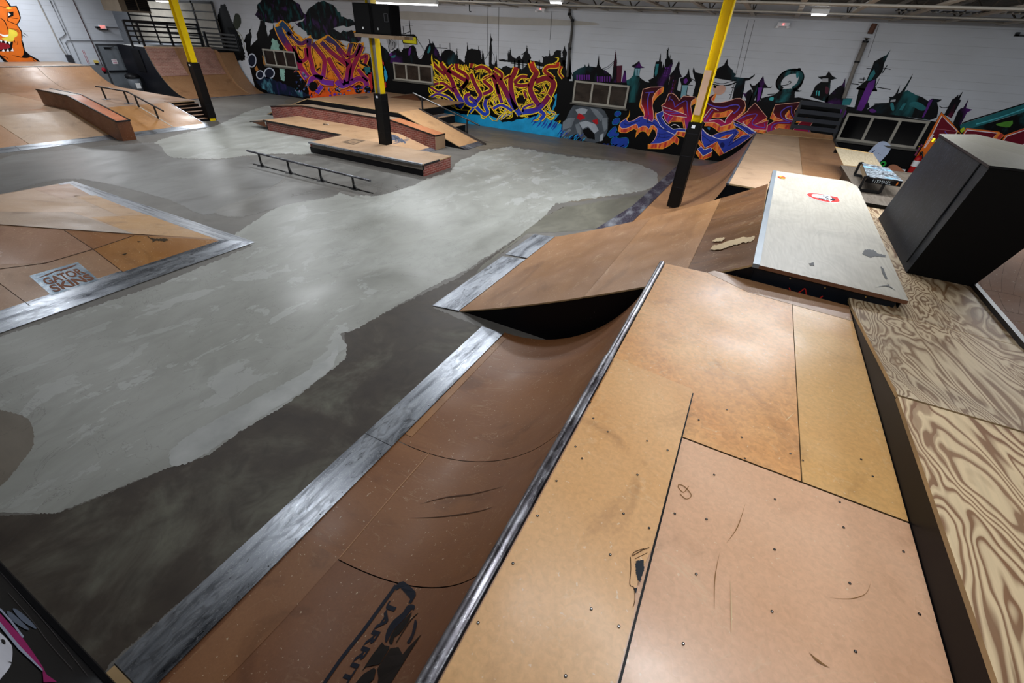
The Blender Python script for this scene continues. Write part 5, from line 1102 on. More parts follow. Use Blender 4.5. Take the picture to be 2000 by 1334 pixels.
a.poly(SKY3, [(1480, 545), (1570, 490), (1650, 430), (1690, 540), (1770, 582), (1660, 592), (1540, 582)]).poly(SKY2, [(1550, 580), (1680, 580), (1650, 760), (1670, 800), (1780, 880), (1860, 900), (1860, 1040), (1740, 1060), (1640, 1010), (1610, 1334), (1420, 1334), (1400, 1000), (1370, 860), (1450, 820), (1520, 740)])
a.up()
for k in range(6): a.poly(PURP, [(285+k*52, 735), (320+k*52, 735), (318+k*52, 850), (290+k*52, 850)])
for k in range(6): a.poly(PURP, [(730+k*52, 770), (760+k*52, 770), (758+k*52, 890), (732+k*52, 885)])
a.poly(flat('pale_teal_glow', '#6f9aa6', .5), [(1555, 600), (1670, 600), (1645, 760), (1570, 750)]).line(NB, [(1610, 620), (1605, 760)], 14, 0)
a.reg(1240, 80, 11.11); a.k = 3
a.poly(SKY1, [(290, 850), (400, 800), (420, 620), (455, 450), (520, 440), (545, 330), (565, 265), (560, 440), (590, 460), (590, 590), (600, 560), (620, 480), (650, 580), (655, 410), (685, 380), (695, 200), (680, 165), (710, 190), (735, 120), (725, 300), (750, 380), (780, 275), (765, 400), (810, 400), (825, 490), (790, 600), (750, 780), (720, 1020), (300, 1020), (310, 890)], 0, 4)
a.poly(SKY3, [(755, 745), (860, 620), (920, 490), (955, 430), (975, 490), (960, 590), (985, 700), (1030, 782), (960, 800), (900, 1160), (690, 1140), (760, 800)]).poly(SKY1, [(975, 820), (1070, 780), (1130, 720), (1170, 590), (1190, 750), (1240, 860), (1160, 950), (1110, 1250), (960, 1300), (1010, 960)])
a.poly(SKY1, [(1250, 650), (1275, 570), (1310, 680), (1500, 722), (1560, 760), (1480, 1000), (1400, 1250), (1250, 1200), (1320, 920), (1290, 800)], 0, 3).line(NB, [(1225, 815), (1340, 890)], 14, 0).line(NB, [(1160, 955), (1260, 965)], 12, 0)
a.up().poly(TEAL, [(460, 500), (520, 500), (490, 700), (450, 780), (430, 700)]).poly(flat('pale_teal_glow', '#6f9aa6', .5), [(1030, 960), (1150, 960), (1090, 1230), (990, 1230)]).poly(PURP, [(1060, 840), (1120, 800), (1150, 860), (1110, 930), (1060, 910)])
for i in range(4):
    for j in range(2): a.poly(PURP, [(660+j*50-i*14, 570+i*56), (685+j*50-i*14, 570+i*56), (680+j*50-i*14, 605+i*56), (655+j*50-i*14, 605+i*56)])
for i in range(4): a.poly(PURP, [(830-i*12, 840+i*80), (845-i*12, 840+i*80), (838-i*12, 890+i*80), (824-i*12, 890+i*80)]); a.poly(CRIM, [(865-i*12, 850+i*80), (880-i*12, 850+i*80), (873-i*12, 900+i*80), (858-i*12, 900+i*80)])
a.reg(1400, 100, 11.11); a.k = 3
a.poly(SKY1, [(-200, 590), (-150, 500), (0, 380), (155, 300), (190, 230), (235, 155), (235, 290), (300, 370), (370, 430), (340, 450), (420, 495), (380, 555), (560, 580), (700, 580), (780, 530), (830, 490), (815, 540), (700, 632), (620, 645), (590, 830), (550, 1030), (330, 1040), (380, 800), (430, 660), (300, 640), (0, 590)])
a.line(NB, [(-150, 650), (0, 690), (160, 700), (430, 620)], 12, 4).line(NB, [(-150, 690), (0, 740), (240, 740), (430, 670)], 24, 4).line(NB, [(395, 660), (280, 1040)], 10, 0).line(NB, [(320, 795), (390, 800)], 16, 0).line(NB, [(270, 940), (340, 950)], 14, 0)
a.poly(SKY2, [(715, 715), (740, 700), (760, 745), (830, 740), (920, 660), (930, 780), (860, 960), (760, 1180), (680, 1180), (780, 860), (740, 780)]).poly(SKY3, [(900, 690), (1010, 530), (1035, 680), (1110, 780), (1180, 780), (1205, 735), (1180, 800), (1020, 800), (930, 1130), (830, 1120)]).poly(SKY3, [(560, 900), (620, 920), (690, 850), (750, 830), (770, 950), (700, 1180), (600, 1100), (640, 1050)])
a.line(SKY2, [(1420, 830), (1340, 760), (1350, 640), (1450, 510), (1600, 440), (1760, 440), (1830, 520), (1820, 640), (1760, 750), (1650, 830)], 115, 5).line(NB, [(1350, 830), (1290, 720), (1330, 590), (1470, 450), (1680, 405), (1830, 430), (1890, 540), (1850, 680), (1740, 800)], 20, 5).line(NB, [(1400, 745), (1520, 730), (1610, 680), (1580, 650), (1545, 680)], 14, 5).poly(NB, [(1700, 410), (1780, 360), (1825, 370), (1830, 440)])
a.poly(SKY2, [(1370, 830), (1730, 800), (1780, 860), (1850, 840), (1800, 880), (1700, 880), (1690, 960), (1700, 1090), (1300, 1110), (950, 1100), (960, 1020), (1240, 950), (1350, 870)], 0, 4).line(NB, [(1100, 940), (1260, 930)], 16, 0)
a.up().poly(AQUA, [(1150, 1010), (1230, 1000), (1220, 1070), (1140, 1060)], 3).poly(TEAL, [(1720, 480), (1770, 470), (1770, 560), (1730, 580)], 3).poly(PURP, [(900, 790), (990, 790), (930, 1050), (870, 1100)]).poly(flat('peach_flame', '#c79a86', .5), [(-70, 740), (0, 760), (60, 740), (150, 740), (190, 800), (160, 900), (60, 950), (-20, 930), (-80, 860)], 3).poly(flat('flame_yellow', '#d6c84a', .5), [(-60, 740), (-10, 750), (-20, 800), (-70, 790)], 2)
a.reg(1500, 0, 3.994); a.k = 3
a.poly(SKY2, [(385, 600), (450, 592), (475, 555), (500, 590), (538, 612), (490, 625), (485, 690), (465, 800), (330, 755), (370, 670), (410, 640), (430, 625)], 0, 1.5).up().poly(SEAM, [(425, 612), (470, 612), (470, 640), (418, 640)]).poly(AQUA, [(375, 710), (385, 705), (380, 745), (372, 745)]).poly(AQUA, [(395, 708), (405, 708), (400, 748), (390, 745)]).poly(CRIM, [(450, 675), (475, 690), (465, 735), (445, 720)], 2)
a.k = 3; a.poly(SKY3, [(455, 765), (520, 700), (545, 680), (580, 660), (605, 605), (595, 740), (575, 820), (440, 800)]).poly(TEAL, [(590, 765), (660, 768), (640, 820), (570, 820)])
a.reg(1640, 90, 8.896)
a.poly(SKY2, [(240, 1130), (300, 900), (330, 760), (280, 740), (470, 590), (560, 370), (600, 270), (700, 210), (820, 150), (888, 55), (840, 160), (770, 310), (745, 440), (640, 570), (620, 700), (650, 770), (560, 790), (510, 900), (480, 1000), (500, 980), (520, 1060), (430, 1140)], 0, 3)
for ln, w in (([(465, 388), (560, 392)], 12), ([(760, 380), (885, 405)], 12), ([(825, 335), (740, 470)], 14), ([(205, 652), (330, 668)], 18), ([(350, 572), (450, 575)], 12), ([(425, 540), (405, 620)], 14), ([(320, 625), (400, 640)], 14), ([(640, 715), (885, 756)], 14), ([(690, 565), (630, 690)], 9), ([(300, 740), (650, 772)], 30)): a.line(NB, ln, w, 0)
a.poly(SKY2, [(440, 1140), (510, 1080), (620, 1010), (590, 1000), (850, 985), (870, 900), (845, 880), (920, 880), (960, 850), (1000, 780), (1055, 665), (1010, 830), (1060, 800), (1140, 700), (1275, 475), (1240, 570), (1150, 740), (1130, 790), (1175, 765), (1320, 845), (1440, 890), (1560, 970), (1600, 910), (1775, 930), (1740, 960), (1690, 980), (1720, 1080), (1690, 1240), (1560, 1290), (900, 1190)], 0, 3)
a.up().poly(PURP, [(500, 630), (620, 580), (600, 700), (540, 830), (420, 1080), (380, 1130), (290, 1110), (340, 980), (420, 800)]).poly(TEAL, [(540, 470), (600, 400), (620, 480), (540, 600), (480, 600)]).poly(TEAL, [(880, 1000), (930, 990), (950, 1100), (920, 1130), (890, 1080)], 2).poly(TEAL, [(1100, 1000), (1160, 990), (1090, 1120), (1030, 1110)]).poly(TEAL, [(1230, 980), (1360, 970), (1500, 1060), (1460, 1120), (1380, 1110), (1290, 1060), (1210, 1040)], 2).poly(PURP, [(1560, 930), (1620, 930), (1560, 1050), (1460, 1240), (1430, 1240)]).poly(PURP, [(510, 1110), (580, 1090), (640, 1140), (560, 1160)], 2).poly(SEAM, [(890, 935), (975, 925), (965, 965), (880, 970)]).poly(PURP, [(20, 1090), (60, 1070), (120, 1130), (60, 1240), (10, 1200)], 2)
a.reg(1750, 150, 7.02); a.k = 3
a.poly(SKY3, [(660, 520), (770, 310), (800, 295), (860, 240), (850, 280), (920, 195), (870, 310), (895, 320), (760, 570)]).poly(SKY3, [(780, 640), (850, 470), (890, 430), (920, 430), (995, 300), (960, 430), (1050, 450), (975, 490), (880, 670)]).line(NB, [(590, 400), (640, 425), (710, 418)], 10, 4)
a.poly(TEAL, [(1000, 615), (1300, 520), (1800, 360), (1800, 470), (1400, 590), (1070, 700), (900, 760), (870, 660)]).line(NB, [(900, 640), (1010, 600), (1800, 355)], 16, 0).up().poly(SKY2, [(1050, 700), (1400, 595), (1800, 470), (1800, 760), (1480, 810), (1400, 750), (950, 700)]).up().poly(flat('leaf_green', '#4f8a2c', .5, 0, .3), [(1370, 650), (1600, 600), (1560, 690), (1440, 680)], 2).poly(flat('lime_paint', '#b4c21c', .5), [(880, 730), (930, 690), (940, 730), (900, 765)], 2).line(flat('light_teal', '#4fb0bd', .5), [(1100, 650), (1400, 565), (1780, 430)], 14, 3)
a.reg(0, 0, 1)
mpart('skyline_painting', a, 'black, teal and purple fantasy skyline with spires and a ring tower')

# --- trees and pool at the left end
a = mural(); a.k = 3
TREE = night('tree_paint', '#05060a', '#14484a', '#381c4c', .55, 2.4); POOL = night('pool_paint', '#0d1b30', '#4d8696', '#2a2050', .5, 1.6)
a.poly(TREE, [(500, 30), (504, 8), (516, -6), (562, -8), (585, 10), (598, 28), (588, 38), (572, 42), (548, 47), (520, 41), (507, 38)], 0, 2.2).poly(TREE, [(574, 46), (596, 38), (603, 14), (620, 5), (640, 3), (655, 15), (668, 30), (690, 42), (701, 50), (684, 52), (664, 50), (652, 56), (664, 62), (688, 58), (708, 68), (706, 80), (690, 88), (668, 78), (648, 84), (620, 78), (600, 68), (592, 58)], 0, 2.4)
a.poly(NB, [(484, 112), (478, 80), (492, 50), (490, 90), (500, 80), (508, 40), (518, 42), (522, 70), (534, 48), (540, 70), (560, 90), (560, 112)], 0, 2.5).poly(NB, [(426, 118), (424, 40), (431, 8), (440, 8), (452, 40), (470, 75), (478, 104), (478, 118)], 0, 1).poly(flat('dark_olive', '#262b16', .5), [(456, 40), (460, 26), (468, 30), (471, 44), (464, 58), (456, 52)], 2)
lt_ = flat('dim_yellow_line', '#75742e', .5)
for k in range(6): a.up(0).line(lt_, [(444+k*2, 54), (452+k*4, 70), (456+k*4.5, 98)], .7, 3)
a.up(); a.poly(flat('dim_red', '#6a1f28', .5), [(406, 16), (418, 22), (424, 36), (428, 58), (416, 60), (410, 40)], 0, 2.5)
a.poly(flat('mint_haze', '#7fa69a', .55, 0, .3), [(532, 76), (540, 80), (548, 98), (530, 96)], 0, 2).poly(flat('mint_haze', '#7fa69a', .55, 0, .3), [(545, 132), (556, 134), (556, 158), (548, 156)], 0, 1)
a.poly(POOL, [(498, 158), (520, 150), (545, 160), (580, 176), (608, 187), (590, 190), (560, 186), (524, 182)], 0, 1.5)
OV = flat('pale_outline', '#b9c0cc', .5)
for c, rx, ry, ang in (((492, 118), 9, 14, 0), ((508, 146), 8, 9, 0), ((526, 143), 11, 11, 0)):
    a.blob(OV, c, rx, ry, 16); 
a.up()
for c, rx, ry in (((492, 118), 7, 11.5), ((508, 146), 6, 7), ((526, 143), 8.6, 8.8)): a.blob(flat('ink_blue', '#10182a', .5), c, rx, ry, 16)
a.poly(flat('tan_strip', '#a06c34', .5), [(512, 108), (516, 112), (520, 128), (515, 126)]).poly(flat('tan_strip', '#a06c34', .5), [(497, 134), (501, 128), (505, 136), (501, 140)])
mpart('tree_painting', a, 'dark umbrella trees above a blue pool')

# --- purple and orange wildstyle
def wild(a, paths, fill, edges, fs=1.0):
    for (m, dw) in edges:
        for pts, w in paths: a.line(m, pts, w+dw, 5)
        a.up()
    for pts, w in paths: a.line(fill, pts, w, 5)
    a.up()
FIRE = gradz('orange_flame_paint', [(.02, '#e2481c'), (.3, '#e8701c'), (.6, '#f0a028')], .5); ORY = flat('orange_yellow_paint', '#f0a52a', .5); GOLD = flat('gold_paint', '#f6d322', .5); BK = NB
GP = gradz('purple_fade', [(.02, '#4e32b8'), (.22, '#6e34b0'), (.36, '#8e2474'), (.48, '#a01a44'), (.68, '#961a40'), (.80, '#3e2458'), (.95, '#17486a')], .35)
a = mural(); a.k = 6; a.reg(530, 30, 7.85)
a.poly(FIRE, [(60, 150), (150, 70), (300, 150), (340, 240), (520, 370), (600, 300), (640, 420), (740, 360), (870, 290), (1060, 430), (1190, 560), (1260, 420), (1420, 420), (1390, 610), (1500, 600), (1500, 700), (1430, 790), (1380, 830), (1520, 1000), (1530, 1180), (1300, 1260), (600, 1290), (540, 1000), (390, 850), (370, 790), (250, 540)], 0, 6); a.up()
for k in range(90):
    c = Vector((random.uniform(90, 1480), 0, 0)); lo = 90+max(0, c.x-150)*.62 if c.x < 560 else 380; c.y = random.uniform(min(lo+40, 900), 1160)
    if c.x < 620 and c.y > 420+1.05*(c.x-100)+160: continue
    d = Vector((random.uniform(.35, 1), random.uniform(.3, 1)*random.choice((1, 1, -1)), 0)).normalized(); L_ = random.uniform(50, 130); b_ = Vector((-d.y, d.x, 0))*random.uniform(-35, 35)
    pts = [tuple((c-d*L_)[:2]), tuple((c+b_)[:2]), tuple((c+d*L_)[:2])]; w_ = random.uniform(22, 46)
    a.line(random.choice((FIRE, ORY, FIRE)), pts, w_+15, 5, .45); a.up(0); a.k += 1; a.line(random.choice((GP, BK, BK)), pts, w_, 5, .45); a.k += (k % 3 == 0)
a.up()
P1 = [([(110, 170), (150, 280), (230, 420), (330, 560), (430, 720), (500, 880), (560, 960)], 78), ([(150, 110), (230, 190), (310, 300)], 60), ([(250, 260), (380, 400), (480, 430), (560, 380)], 50), ([(350, 470), (420, 690), (540, 660), (530, 500)], 48), ([(590, 350), (580, 560), (620, 720), (660, 880), (790, 970)], 56), ([(640, 430), (740, 560), (820, 690), (800, 950)], 54), ([(850, 340), (960, 430), (1080, 570), (1190, 720), (1180, 900), (1150, 1050)], 66), ([(770, 410), (920, 560), (1080, 690), (1180, 770)], 52), ([(880, 650), (960, 800), (1060, 950), (1140, 1060)], 54), ([(1230, 440), (1190, 630), (1290, 600), (1370, 440)], 44), ([(1390, 470), (1320, 650), (1240, 840), (1220, 1000)], 56), ([(1370, 660), (1470, 620), (1440, 740)], 40), ([(590, 1080), (630, 970), (730, 950), (810, 1020), (960, 1040)], 62), ([(780, 1080), (700, 1190)], 56), ([(1000, 1010), (1090, 1080), (1220, 1030), (1340, 970), (1440, 1000), (1470, 1080)], 62), ([(1330, 820), (1420, 930), (1490, 1000)], 44)]
P1 = [(p_, w_*1.3) for p_, w_ in P1]
wild(a, P1, GP, ((BK, 36), (FIRE, 26), (ORY, 10)))
for pts, w in P1: a.line(flat('violet_shade', '#2b1a5c', .5), [(x-w*.12, y+w*.1) for x, y in pts[1:-1]] if len(pts) > 3 else pts, 7, 4, .5)
for pts, w in (([(650, 690), (720, 640), (800, 720)], 26), ([(700, 830), (760, 900), (740, 820)], 24), ([(850, 930), (930, 900), (980, 1050)], 24), ([(1040, 880), (1100, 980), (1110, 860)], 22), ([(1260, 960), (1300, 900), (1400, 950)], 26), ([(1270, 1090), (1350, 1050), (1440, 1080)], 30), ([(800, 1160), (880, 1170), (920, 1220)], 34), ([(870, 1110), (970, 1130), (960, 1210)], 26), ([(450, 850), (500, 910), (540, 970)], 22), ([(480, 720), (500, 780), (540, 850)], 22), ([(270, 300), (340, 390), (420, 450)], 20), ([(900, 420), (980, 480), (1000, 560)], 30), ([(1100, 600), (1150, 660), (1200, 640)], 24), ([(1260, 260), (1310, 240)], 34)): a.line(FIRE, pts, w, 4, .6)
a.up(); 
for c, r in (((650, 1090), 70), ((1340, 1130), 60), ((1480, 1140), 50)): a.blob(BK, c, r, r*1.1, 14)
a.up()
for k in range(46):
    c = (random.uniform(600, 1500), random.uniform(1090, 1240)); a.blob(random.choice((FIRE, GP, flat('slate_blue', '#3a4c8a', .5), flat('grey_violet', '#7d7fa0', .5), FIRE)), c, random.uniform(8, 26), random.uniform(8, 20), 7, .4)
for k in range(26):
    c = (random.uniform(380, 600), random.uniform(860, 1180)); a.blob(random.choice((flat('slate_blue', '#3a4c8a', .5), POOL, flat('grey_violet', '#7d7fa0', .5))), c, random.uniform(6, 20), random.uniform(6, 22), 7, .4)
a.poly(TEAL, [(1430, 800), (1520, 790), (1530, 900), (1450, 900)], 0, 5).poly(flat('red_drip', '#b3202a', .5), [(1480, 880), (1540, 870), (1560, 1120), (1540, 1160)], 0, 5)
a.reg(0, 0, 1); a.poly(flat('red_drip', '#b3202a', .5), [(742, 112), (750, 122), (752, 150), (756, 170), (750, 172), (744, 140)], 0, 1).poly(flat('sky_blue_drip', '#2a9acb', .5), [(744, 122), (752, 130), (758, 150), (754, 160), (748, 158), (746, 140)], 2)
mpart('graffiti_lettering', a, 'purple, crimson and orange wildstyle lettering')

# --- turquoise floor wash and yellow wildstyle
a = mural(); a.k = 6; TQ = flat('turquoise_paint', '#1c8fc0', .5, 0, .2); BLU = flat('royal_blue_paint', '#1b3c9c', .5, 0, .2)
fl_ = [Vector((Y(x, 240, WY).x, WY, .001)) for x in (862, 1097)]
pts = [WF(*p) for p in [(862, 205), (880, 215), (905, 222), (940, 225), (962, 222), (975, 232), (1000, 238), (1020, 228), (1050, 215), (1075, 205), (1083, 186), (1088, 183), (1086, 205), (1076, 225), (1093, 222), (1082, 236), (1097, 243)]]
off = Vector((0, -.0002, 0)); a.mb.poly([p+off for p in pts]+[Vector((pts[-1].x, WY-.0024, .001)), Vector((pts[0].x, WY-.0024, .001))], TQ); a.up()
for k in range(13): x = 1030+k*5+random.uniform(-3, 3); y = 222+k*2.4+random.uniform(-4, 8); a.line(BLU, [(x, y+12), (x+7, y+4), (x+12, y-5)], random.uniform(3, 6), 3, .7)
for k in range(8): x = 868+k*12; a.line(BLU, [(x, 212+k*1.5), (x+8, 222+k*1.5)], 2.5, 0, .8)
GY = gradz('maroon_blue_fade', [(.02, '#1d3fb0'), (.20, '#2040b4'), (.30, '#3c2a90'), (.36, '#70164c'), (.5, '#7a1430'), (.66, '#7c1420'), (.78, '#c02c18')], .2)
Y3 = [([(85, 190), (180, 290), (290, 380)], 42), ([(215, 190), (310, 330), (400, 480), (440, 600)], 58), ([(330, 300), (430, 360), (560, 440), (640, 500), (560, 600)], 54), ([(420, 225), (350, 300), (390, 360)], 26), ([(480, 205), (490, 290), (600, 360), (660, 430), (640, 510), (570, 600)], 46), ([(430, 590), (500, 720), (565, 840), (520, 915)], 62), ([(110, 540), (250, 520), (360, 590), (430, 660)], 36), ([(60, 590), (190, 660), (330, 590)], 30), ([(45, 760), (150, 700), (320, 740), (430, 830), (490, 900)], 30), ([(715, 370), (760, 500), (820, 620), (870, 720), (800, 820)], 52), ([(725, 200), (715, 270)], 40), ([(780, 290), (890, 255), (1000, 310), (1030, 360)], 46), ([(1040, 400), (920, 470), (1030, 580), (1040, 640), (910, 700)], 46), ([(700, 700), (630, 730), (650, 830), (740, 880), (790, 840), (690, 750)], 52), ([(1060, 390), (1110, 520), (1160, 700)], 50), ([(960, 780), (940, 880), (985, 990), (920, 1020), (800, 910)], 46), ([(760, 920), (690, 1000)], 28)]
Y4 = [([(20, 320), (110, 410), (190, 540), (290, 740), (370, 850)], 66), ([(40, 250), (150, 330), (140, 420)], 34), ([(80, 470), (110, 600), (150, 740)], 40), ([(365, 235), (330, 330), (280, 430), (300, 620), (340, 780), (420, 920)], 60), ([(190, 405), (280, 350)], 26), ([(330, 460), (430, 370), (520, 375)], 40), ([(345, 480), (430, 500), (550, 485)], 40), ([(575, 160), (610, 260), (655, 320), (600, 420), (565, 550), (620, 680), (690, 780)], 62), ([(640, 440), (790, 390), (880, 430), (900, 500), (850, 620), (760, 750), (640, 850), (450, 880)], 64), ([(960, 160), (950, 215), (820, 225), (775, 290), (850, 350), (900, 400)], 40), ([(1015, 215), (985, 310), (1040, 390)], 22), ([(610, 760), (480, 810), (450, 880)], 26), ([(700, 860), (765, 920), (705, 990)], 44), ([(30, 830), (150, 780), (300, 860)], 34), ([(480, 590), (510, 680)], 30)]
DASH = flat('red_orange_dash', '#b8431a', .5)
Y3 = [(p_, w_*1.2) for p_, w_ in Y3]; Y4 = [(p_, w_*1.2) for p_, w_ in Y4]
def both(m, dw, tap=0):
    a.reg(835, 100, 8.336)
    for p, w in Y3: a.line(m, p, w+dw, 5, tap)
    a.reg(960, 100, 7.41)
    for p, w in Y4: a.line(m, p, w+dw*.9, 5, tap)
    a.up()
a.reg(0, 0, 1); a.poly(BK, [(842, 122), (846, 104), (862, 118), (880, 128), (896, 122), (920, 122), (936, 128), (960, 130), (985, 138), (1004, 130), (1020, 136), (1034, 120), (1050, 140), (1066, 128), (1092, 112), (1104, 140), (1090, 160), (1084, 190), (1078, 215), (1050, 225), (1024, 232), (996, 236), (985, 240), (960, 226), (900, 222), (866, 212), (842, 196), (838, 170)], 0, 2); a.up()
for (ox, oy, sc, bx_) in ((835, 100, 8.336, (60, 1150, 180, 960)), (960, 100, 7.41, (0, 900, 260, 950))):
    a.reg(ox, oy, sc)
    for k in range(110):
        c = Vector((random.uniform(bx_[0], bx_[1]), random.uniform(bx_[2]+80, bx_[3]), 0)); an = random.uniform(.2, 1.3)*random.choice((1, 1, -1)); d = Vector((math.cos(an), math.sin(an), 0)); L_ = random.uniform(40, 95); b_ = Vector((-d.y, d.x, 0))*random.uniform(-45, 45)
        pts = [tuple((c-d*L_)[:2]), tuple((c+b_)[:2]), tuple((c+d*L_)[:2])]; w_ = random.uniform(12, 26)
        a.line(GOLD, pts, w_+21, 5, .45); a.k += 1; a.line(random.choice((GY, GY, DASH, BK)), pts, w_*.85, 5, .5)
        if k % 2: a.k -= 1
both(BK, 40); both(GOLD, 31)
DASH = flat('red_orange_dash', '#b8431a', .5)
for (ox, oy, sc, L) in ((835, 100, 8.336, Y3), (960, 100, 7.41, Y4)):
    a.reg(ox, oy, sc)
    for p, w in L:
        q = spline([Vector((x, y, 0)) for x, y in p], 7)
        for i in range(1, len(q)-1, 2):
            d = (q[i+1]-q[i-1]).normalized(); n_ = Vector((-d.y, d.x, 0)); s_ = 1 if (i//2) % 3 else -1
            c = q[i]+n_*s_*(w/2+10); a.line(DASH if i % 4 else BK, [tuple((c-d*9)[:2]), tuple((c+d*9)[:2])], 7, 0)
a.up(); both(GOLD, 7); both(GY, 0)
a.reg(960, 100, 7.41)
for ln, w in (([(860, 190), (950, 150), (970, 100), (920, 92)], 22), ([(570, 130), (575, 180)], 14), ([(830, 760), (880, 700), (800, 600)], 16), ([(930, 880), (890, 980), (830, 990)], 14), ([(950, 1020), (1000, 1010), (960, 1060)], 12), ([(0, 830), (140, 890), (320, 870), (470, 740)], 10), ([(20, 1000), (100, 1015)], 12), ([(360, 680), (400, 590), (500, 560), (560, 650)], 10)): a.line(GOLD, ln, w, 5, .4)
a.reg(835, 100, 8.336)
for ln, w in (([(80, 40), (75, 120), (100, 260), (130, 400)], 26), ([(110, 120), (190, 180), (180, 240)], 22), ([(250, 180), (300, 250)], 20), ([(60, 470), (110, 420), (190, 470), (180, 600)], 14), ([(280, 820), (400, 840), (480, 940), (660, 960)], 18), ([(590, 220), (580, 290), (660, 340)], 14), ([(650, 1060), (680, 960)], 14), ([(860, 1000), (900, 1090), (980, 1060)], 20), ([(880, 260), (870, 470), (1120, 340)], 10), ([(1000, 1040), (1060, 1120), (1150, 1140)], 12)): a.line(GOLD, ln, w, 5, .4)
a.reg(0, 0, 1); mpart('graffiti_lettering', a, 'yellow outlined maroon and blue wildstyle lettering')

# --- plain grey rock stand-in with red shards and blue splashes
a = mural(); a.k = 5; a.reg(1080, 180, 11.11)
G1, G2, G3 = flat('rock_grey', '#6e757c', .5, 0, .2), flat('rock_light', '#9aa0a8', .5, 0, .15), flat('rock_dark', '#474d54', .5, 0, .2)
a.poly(G3, [(440, 290), (700, 250), (980, 300), (1120, 410), (1200, 560), (1190, 800), (1130, 960), (980, 1080), (860, 1110), (640, 1040), (500, 900), (360, 1000), (200, 1060), (200, 700), (300, 560), (350, 430)], 0, 5); a.up()
a.poly(G1, [(215, 650), (330, 560), (480, 560), (400, 760), (210, 820)]).poly(G2, [(480, 380), (640, 340), (760, 380), (700, 470), (560, 500)]).poly(G1, [(800, 330), (960, 380), (1090, 520), (1040, 640), (900, 480)]).poly(G2, [(560, 660), (720, 620), (930, 700), (990, 830), (900, 900), (760, 740), (640, 800)]).poly(G1, [(480, 700), (560, 680), (620, 830), (600, 960), (520, 860)]).poly(G1, [(1060, 560), (1180, 560), (1180, 780), (1110, 860), (1070, 700)]).poly(G2, [(1030, 920), (1100, 890), (1080, 1050), (1010, 1070)]).poly(G1, [(170, 960), (360, 780), (400, 830), (230, 960)]).poly(BK, [(640, 830), (760, 770), (900, 900), (910, 1030), (760, 1000), (680, 920)], 0, 5); a.up()
RS = flat('red_shard', '#a8141c', .45, 0, .25); a.poly(RS, [(510, 560), (560, 450), (640, 490), (710, 560), (590, 610)]).poly(RS, [(840, 620), (960, 575), (985, 690), (930, 700)])
CY = flat('cyan_outline', '#1d8fc4', .5)
for pts in ([(1340, 470), (1380, 420), (1450, 420), (1470, 470), (1420, 520), (1360, 515)], [(1290, 660), (1330, 590), (1420, 560), (1450, 610), (1400, 690), (1310, 700)], [(1190, 920), (1260, 820), (1350, 750), (1380, 830), (1340, 880), (1420, 890), (1400, 950), (1300, 960), (1240, 980)], [(1260, 1100), (1330, 960), (1420, 1000), (1620, 1000), (1600, 1180), (1400, 1190)]): a.poly(BLU, pts, 3); a.line(CY, pts, 16, 4, 0, True)
for k in range(18): x = random.uniform(0, 640); y = 900+random.uniform(-40, 130)-(60 if x < 160 else 0)+x*.05; a.line(random.choice((BLU, CY, TQ)), [(x, y+40), (x+40, y), (x+90, y-50)], random.uniform(16, 36), 3, .6)
for k in range(8): x = random.uniform(1000, 1500); a.line(BLU, [(x, 1120+x*.05), (x+60, 1090+x*.05), (x+110, 1060+x*.05)], 34, 3, .6)
a.reg(0, 0, 1); mpart('rock_painting', a, 'grey faceted rock shape with red shards and blue splashes')

# --- pink and blue lettering with orange block shadow
PINK = gradz('crimson_to_blue_fade', [(.13, '#1c36a0'), (.22, '#2b3aa4'), (.30, '#4a2f96'), (.335, '#a01c58'), (.41, '#a3142e'), (.47, '#6e1020'), (.53, '#3c0a14')], .12)
PINK2 = gradz('crimson_to_violet_fade', [(.13, '#263aa0'), (.25, '#33349c'), (.32, '#7a2a86'), (.38, '#a81a50'), (.46, '#7e1226'), (.54, '#3c0a14')], .12)
BL2 = flat('ultramarine_paint', '#2a3ca4', .5, 0, .18); BLN = flat('dark_blue_line', '#1a2468', .5); PCH = flat('peach_outline', '#f0b39a', .5); PW = flat('pale_outline_white', '#eadfe4', .5); VIO = flat('violet_line', '#5a48b4', .5)
t = NT('orange_block_stripes')
sep = t.n('SeparateXYZ'); t.l(t.tc.outputs['Object'], sep.inputs[0]); n_ = t.noise(t.coord((9, 1, 1.2)), 1.0, 2)
ORS = t.out(t.ramp(n_, [(.40, lin('#b3221a')), (.47, lin('#d9471a')), (.55, lin('#e8701c')), (.64, lin('#f08a24'))]), .5)
a = mural(); a.k = 6; a.reg(1200, 150, 7.845)
def both_(m, pts, ol=None, w=9, sm=0):
    a.poly(m, pts, sm)
    if ol: a.k += 1; a.line(ol, pts, w, sm or 0, 0, True) if not sm else a.line(ol, pts, w, sm, 0, True); a.k -= 1
both_(ORS, [(745, 155), (757, 160), (742, 235), (660, 300), (605, 370), (580, 450), (560, 330), (610, 250), (690, 180)], ORY)
both_(ORS, [(405, 330), (380, 450), (450, 560), (465, 620), (480, 560), (420, 430)], ORY)
both_(ORS, [(75, 740), (110, 790), (190, 790), (290, 738), (345, 725), (368, 790), (352, 822), (300, 795), (180, 858), (100, 855), (58, 830)], ORY)
both_(ORS, [(365, 795), (430, 752), (490, 755), (535, 805), (522, 915), (480, 845), (430, 830), (380, 850), (318, 932), (340, 850)], ORY)
both_(ORS, [(528, 905), (535, 800), (590, 742), (640, 755), (660, 810), (645, 890), (625, 815), (580, 800)], ORY)
both_(ORS, [(515, 1035), (700, 1022), (840, 972), (930, 890), (990, 960), (970, 1040), (910, 1000), (830, 1060), (740, 1102), (512, 1098)], ORY)
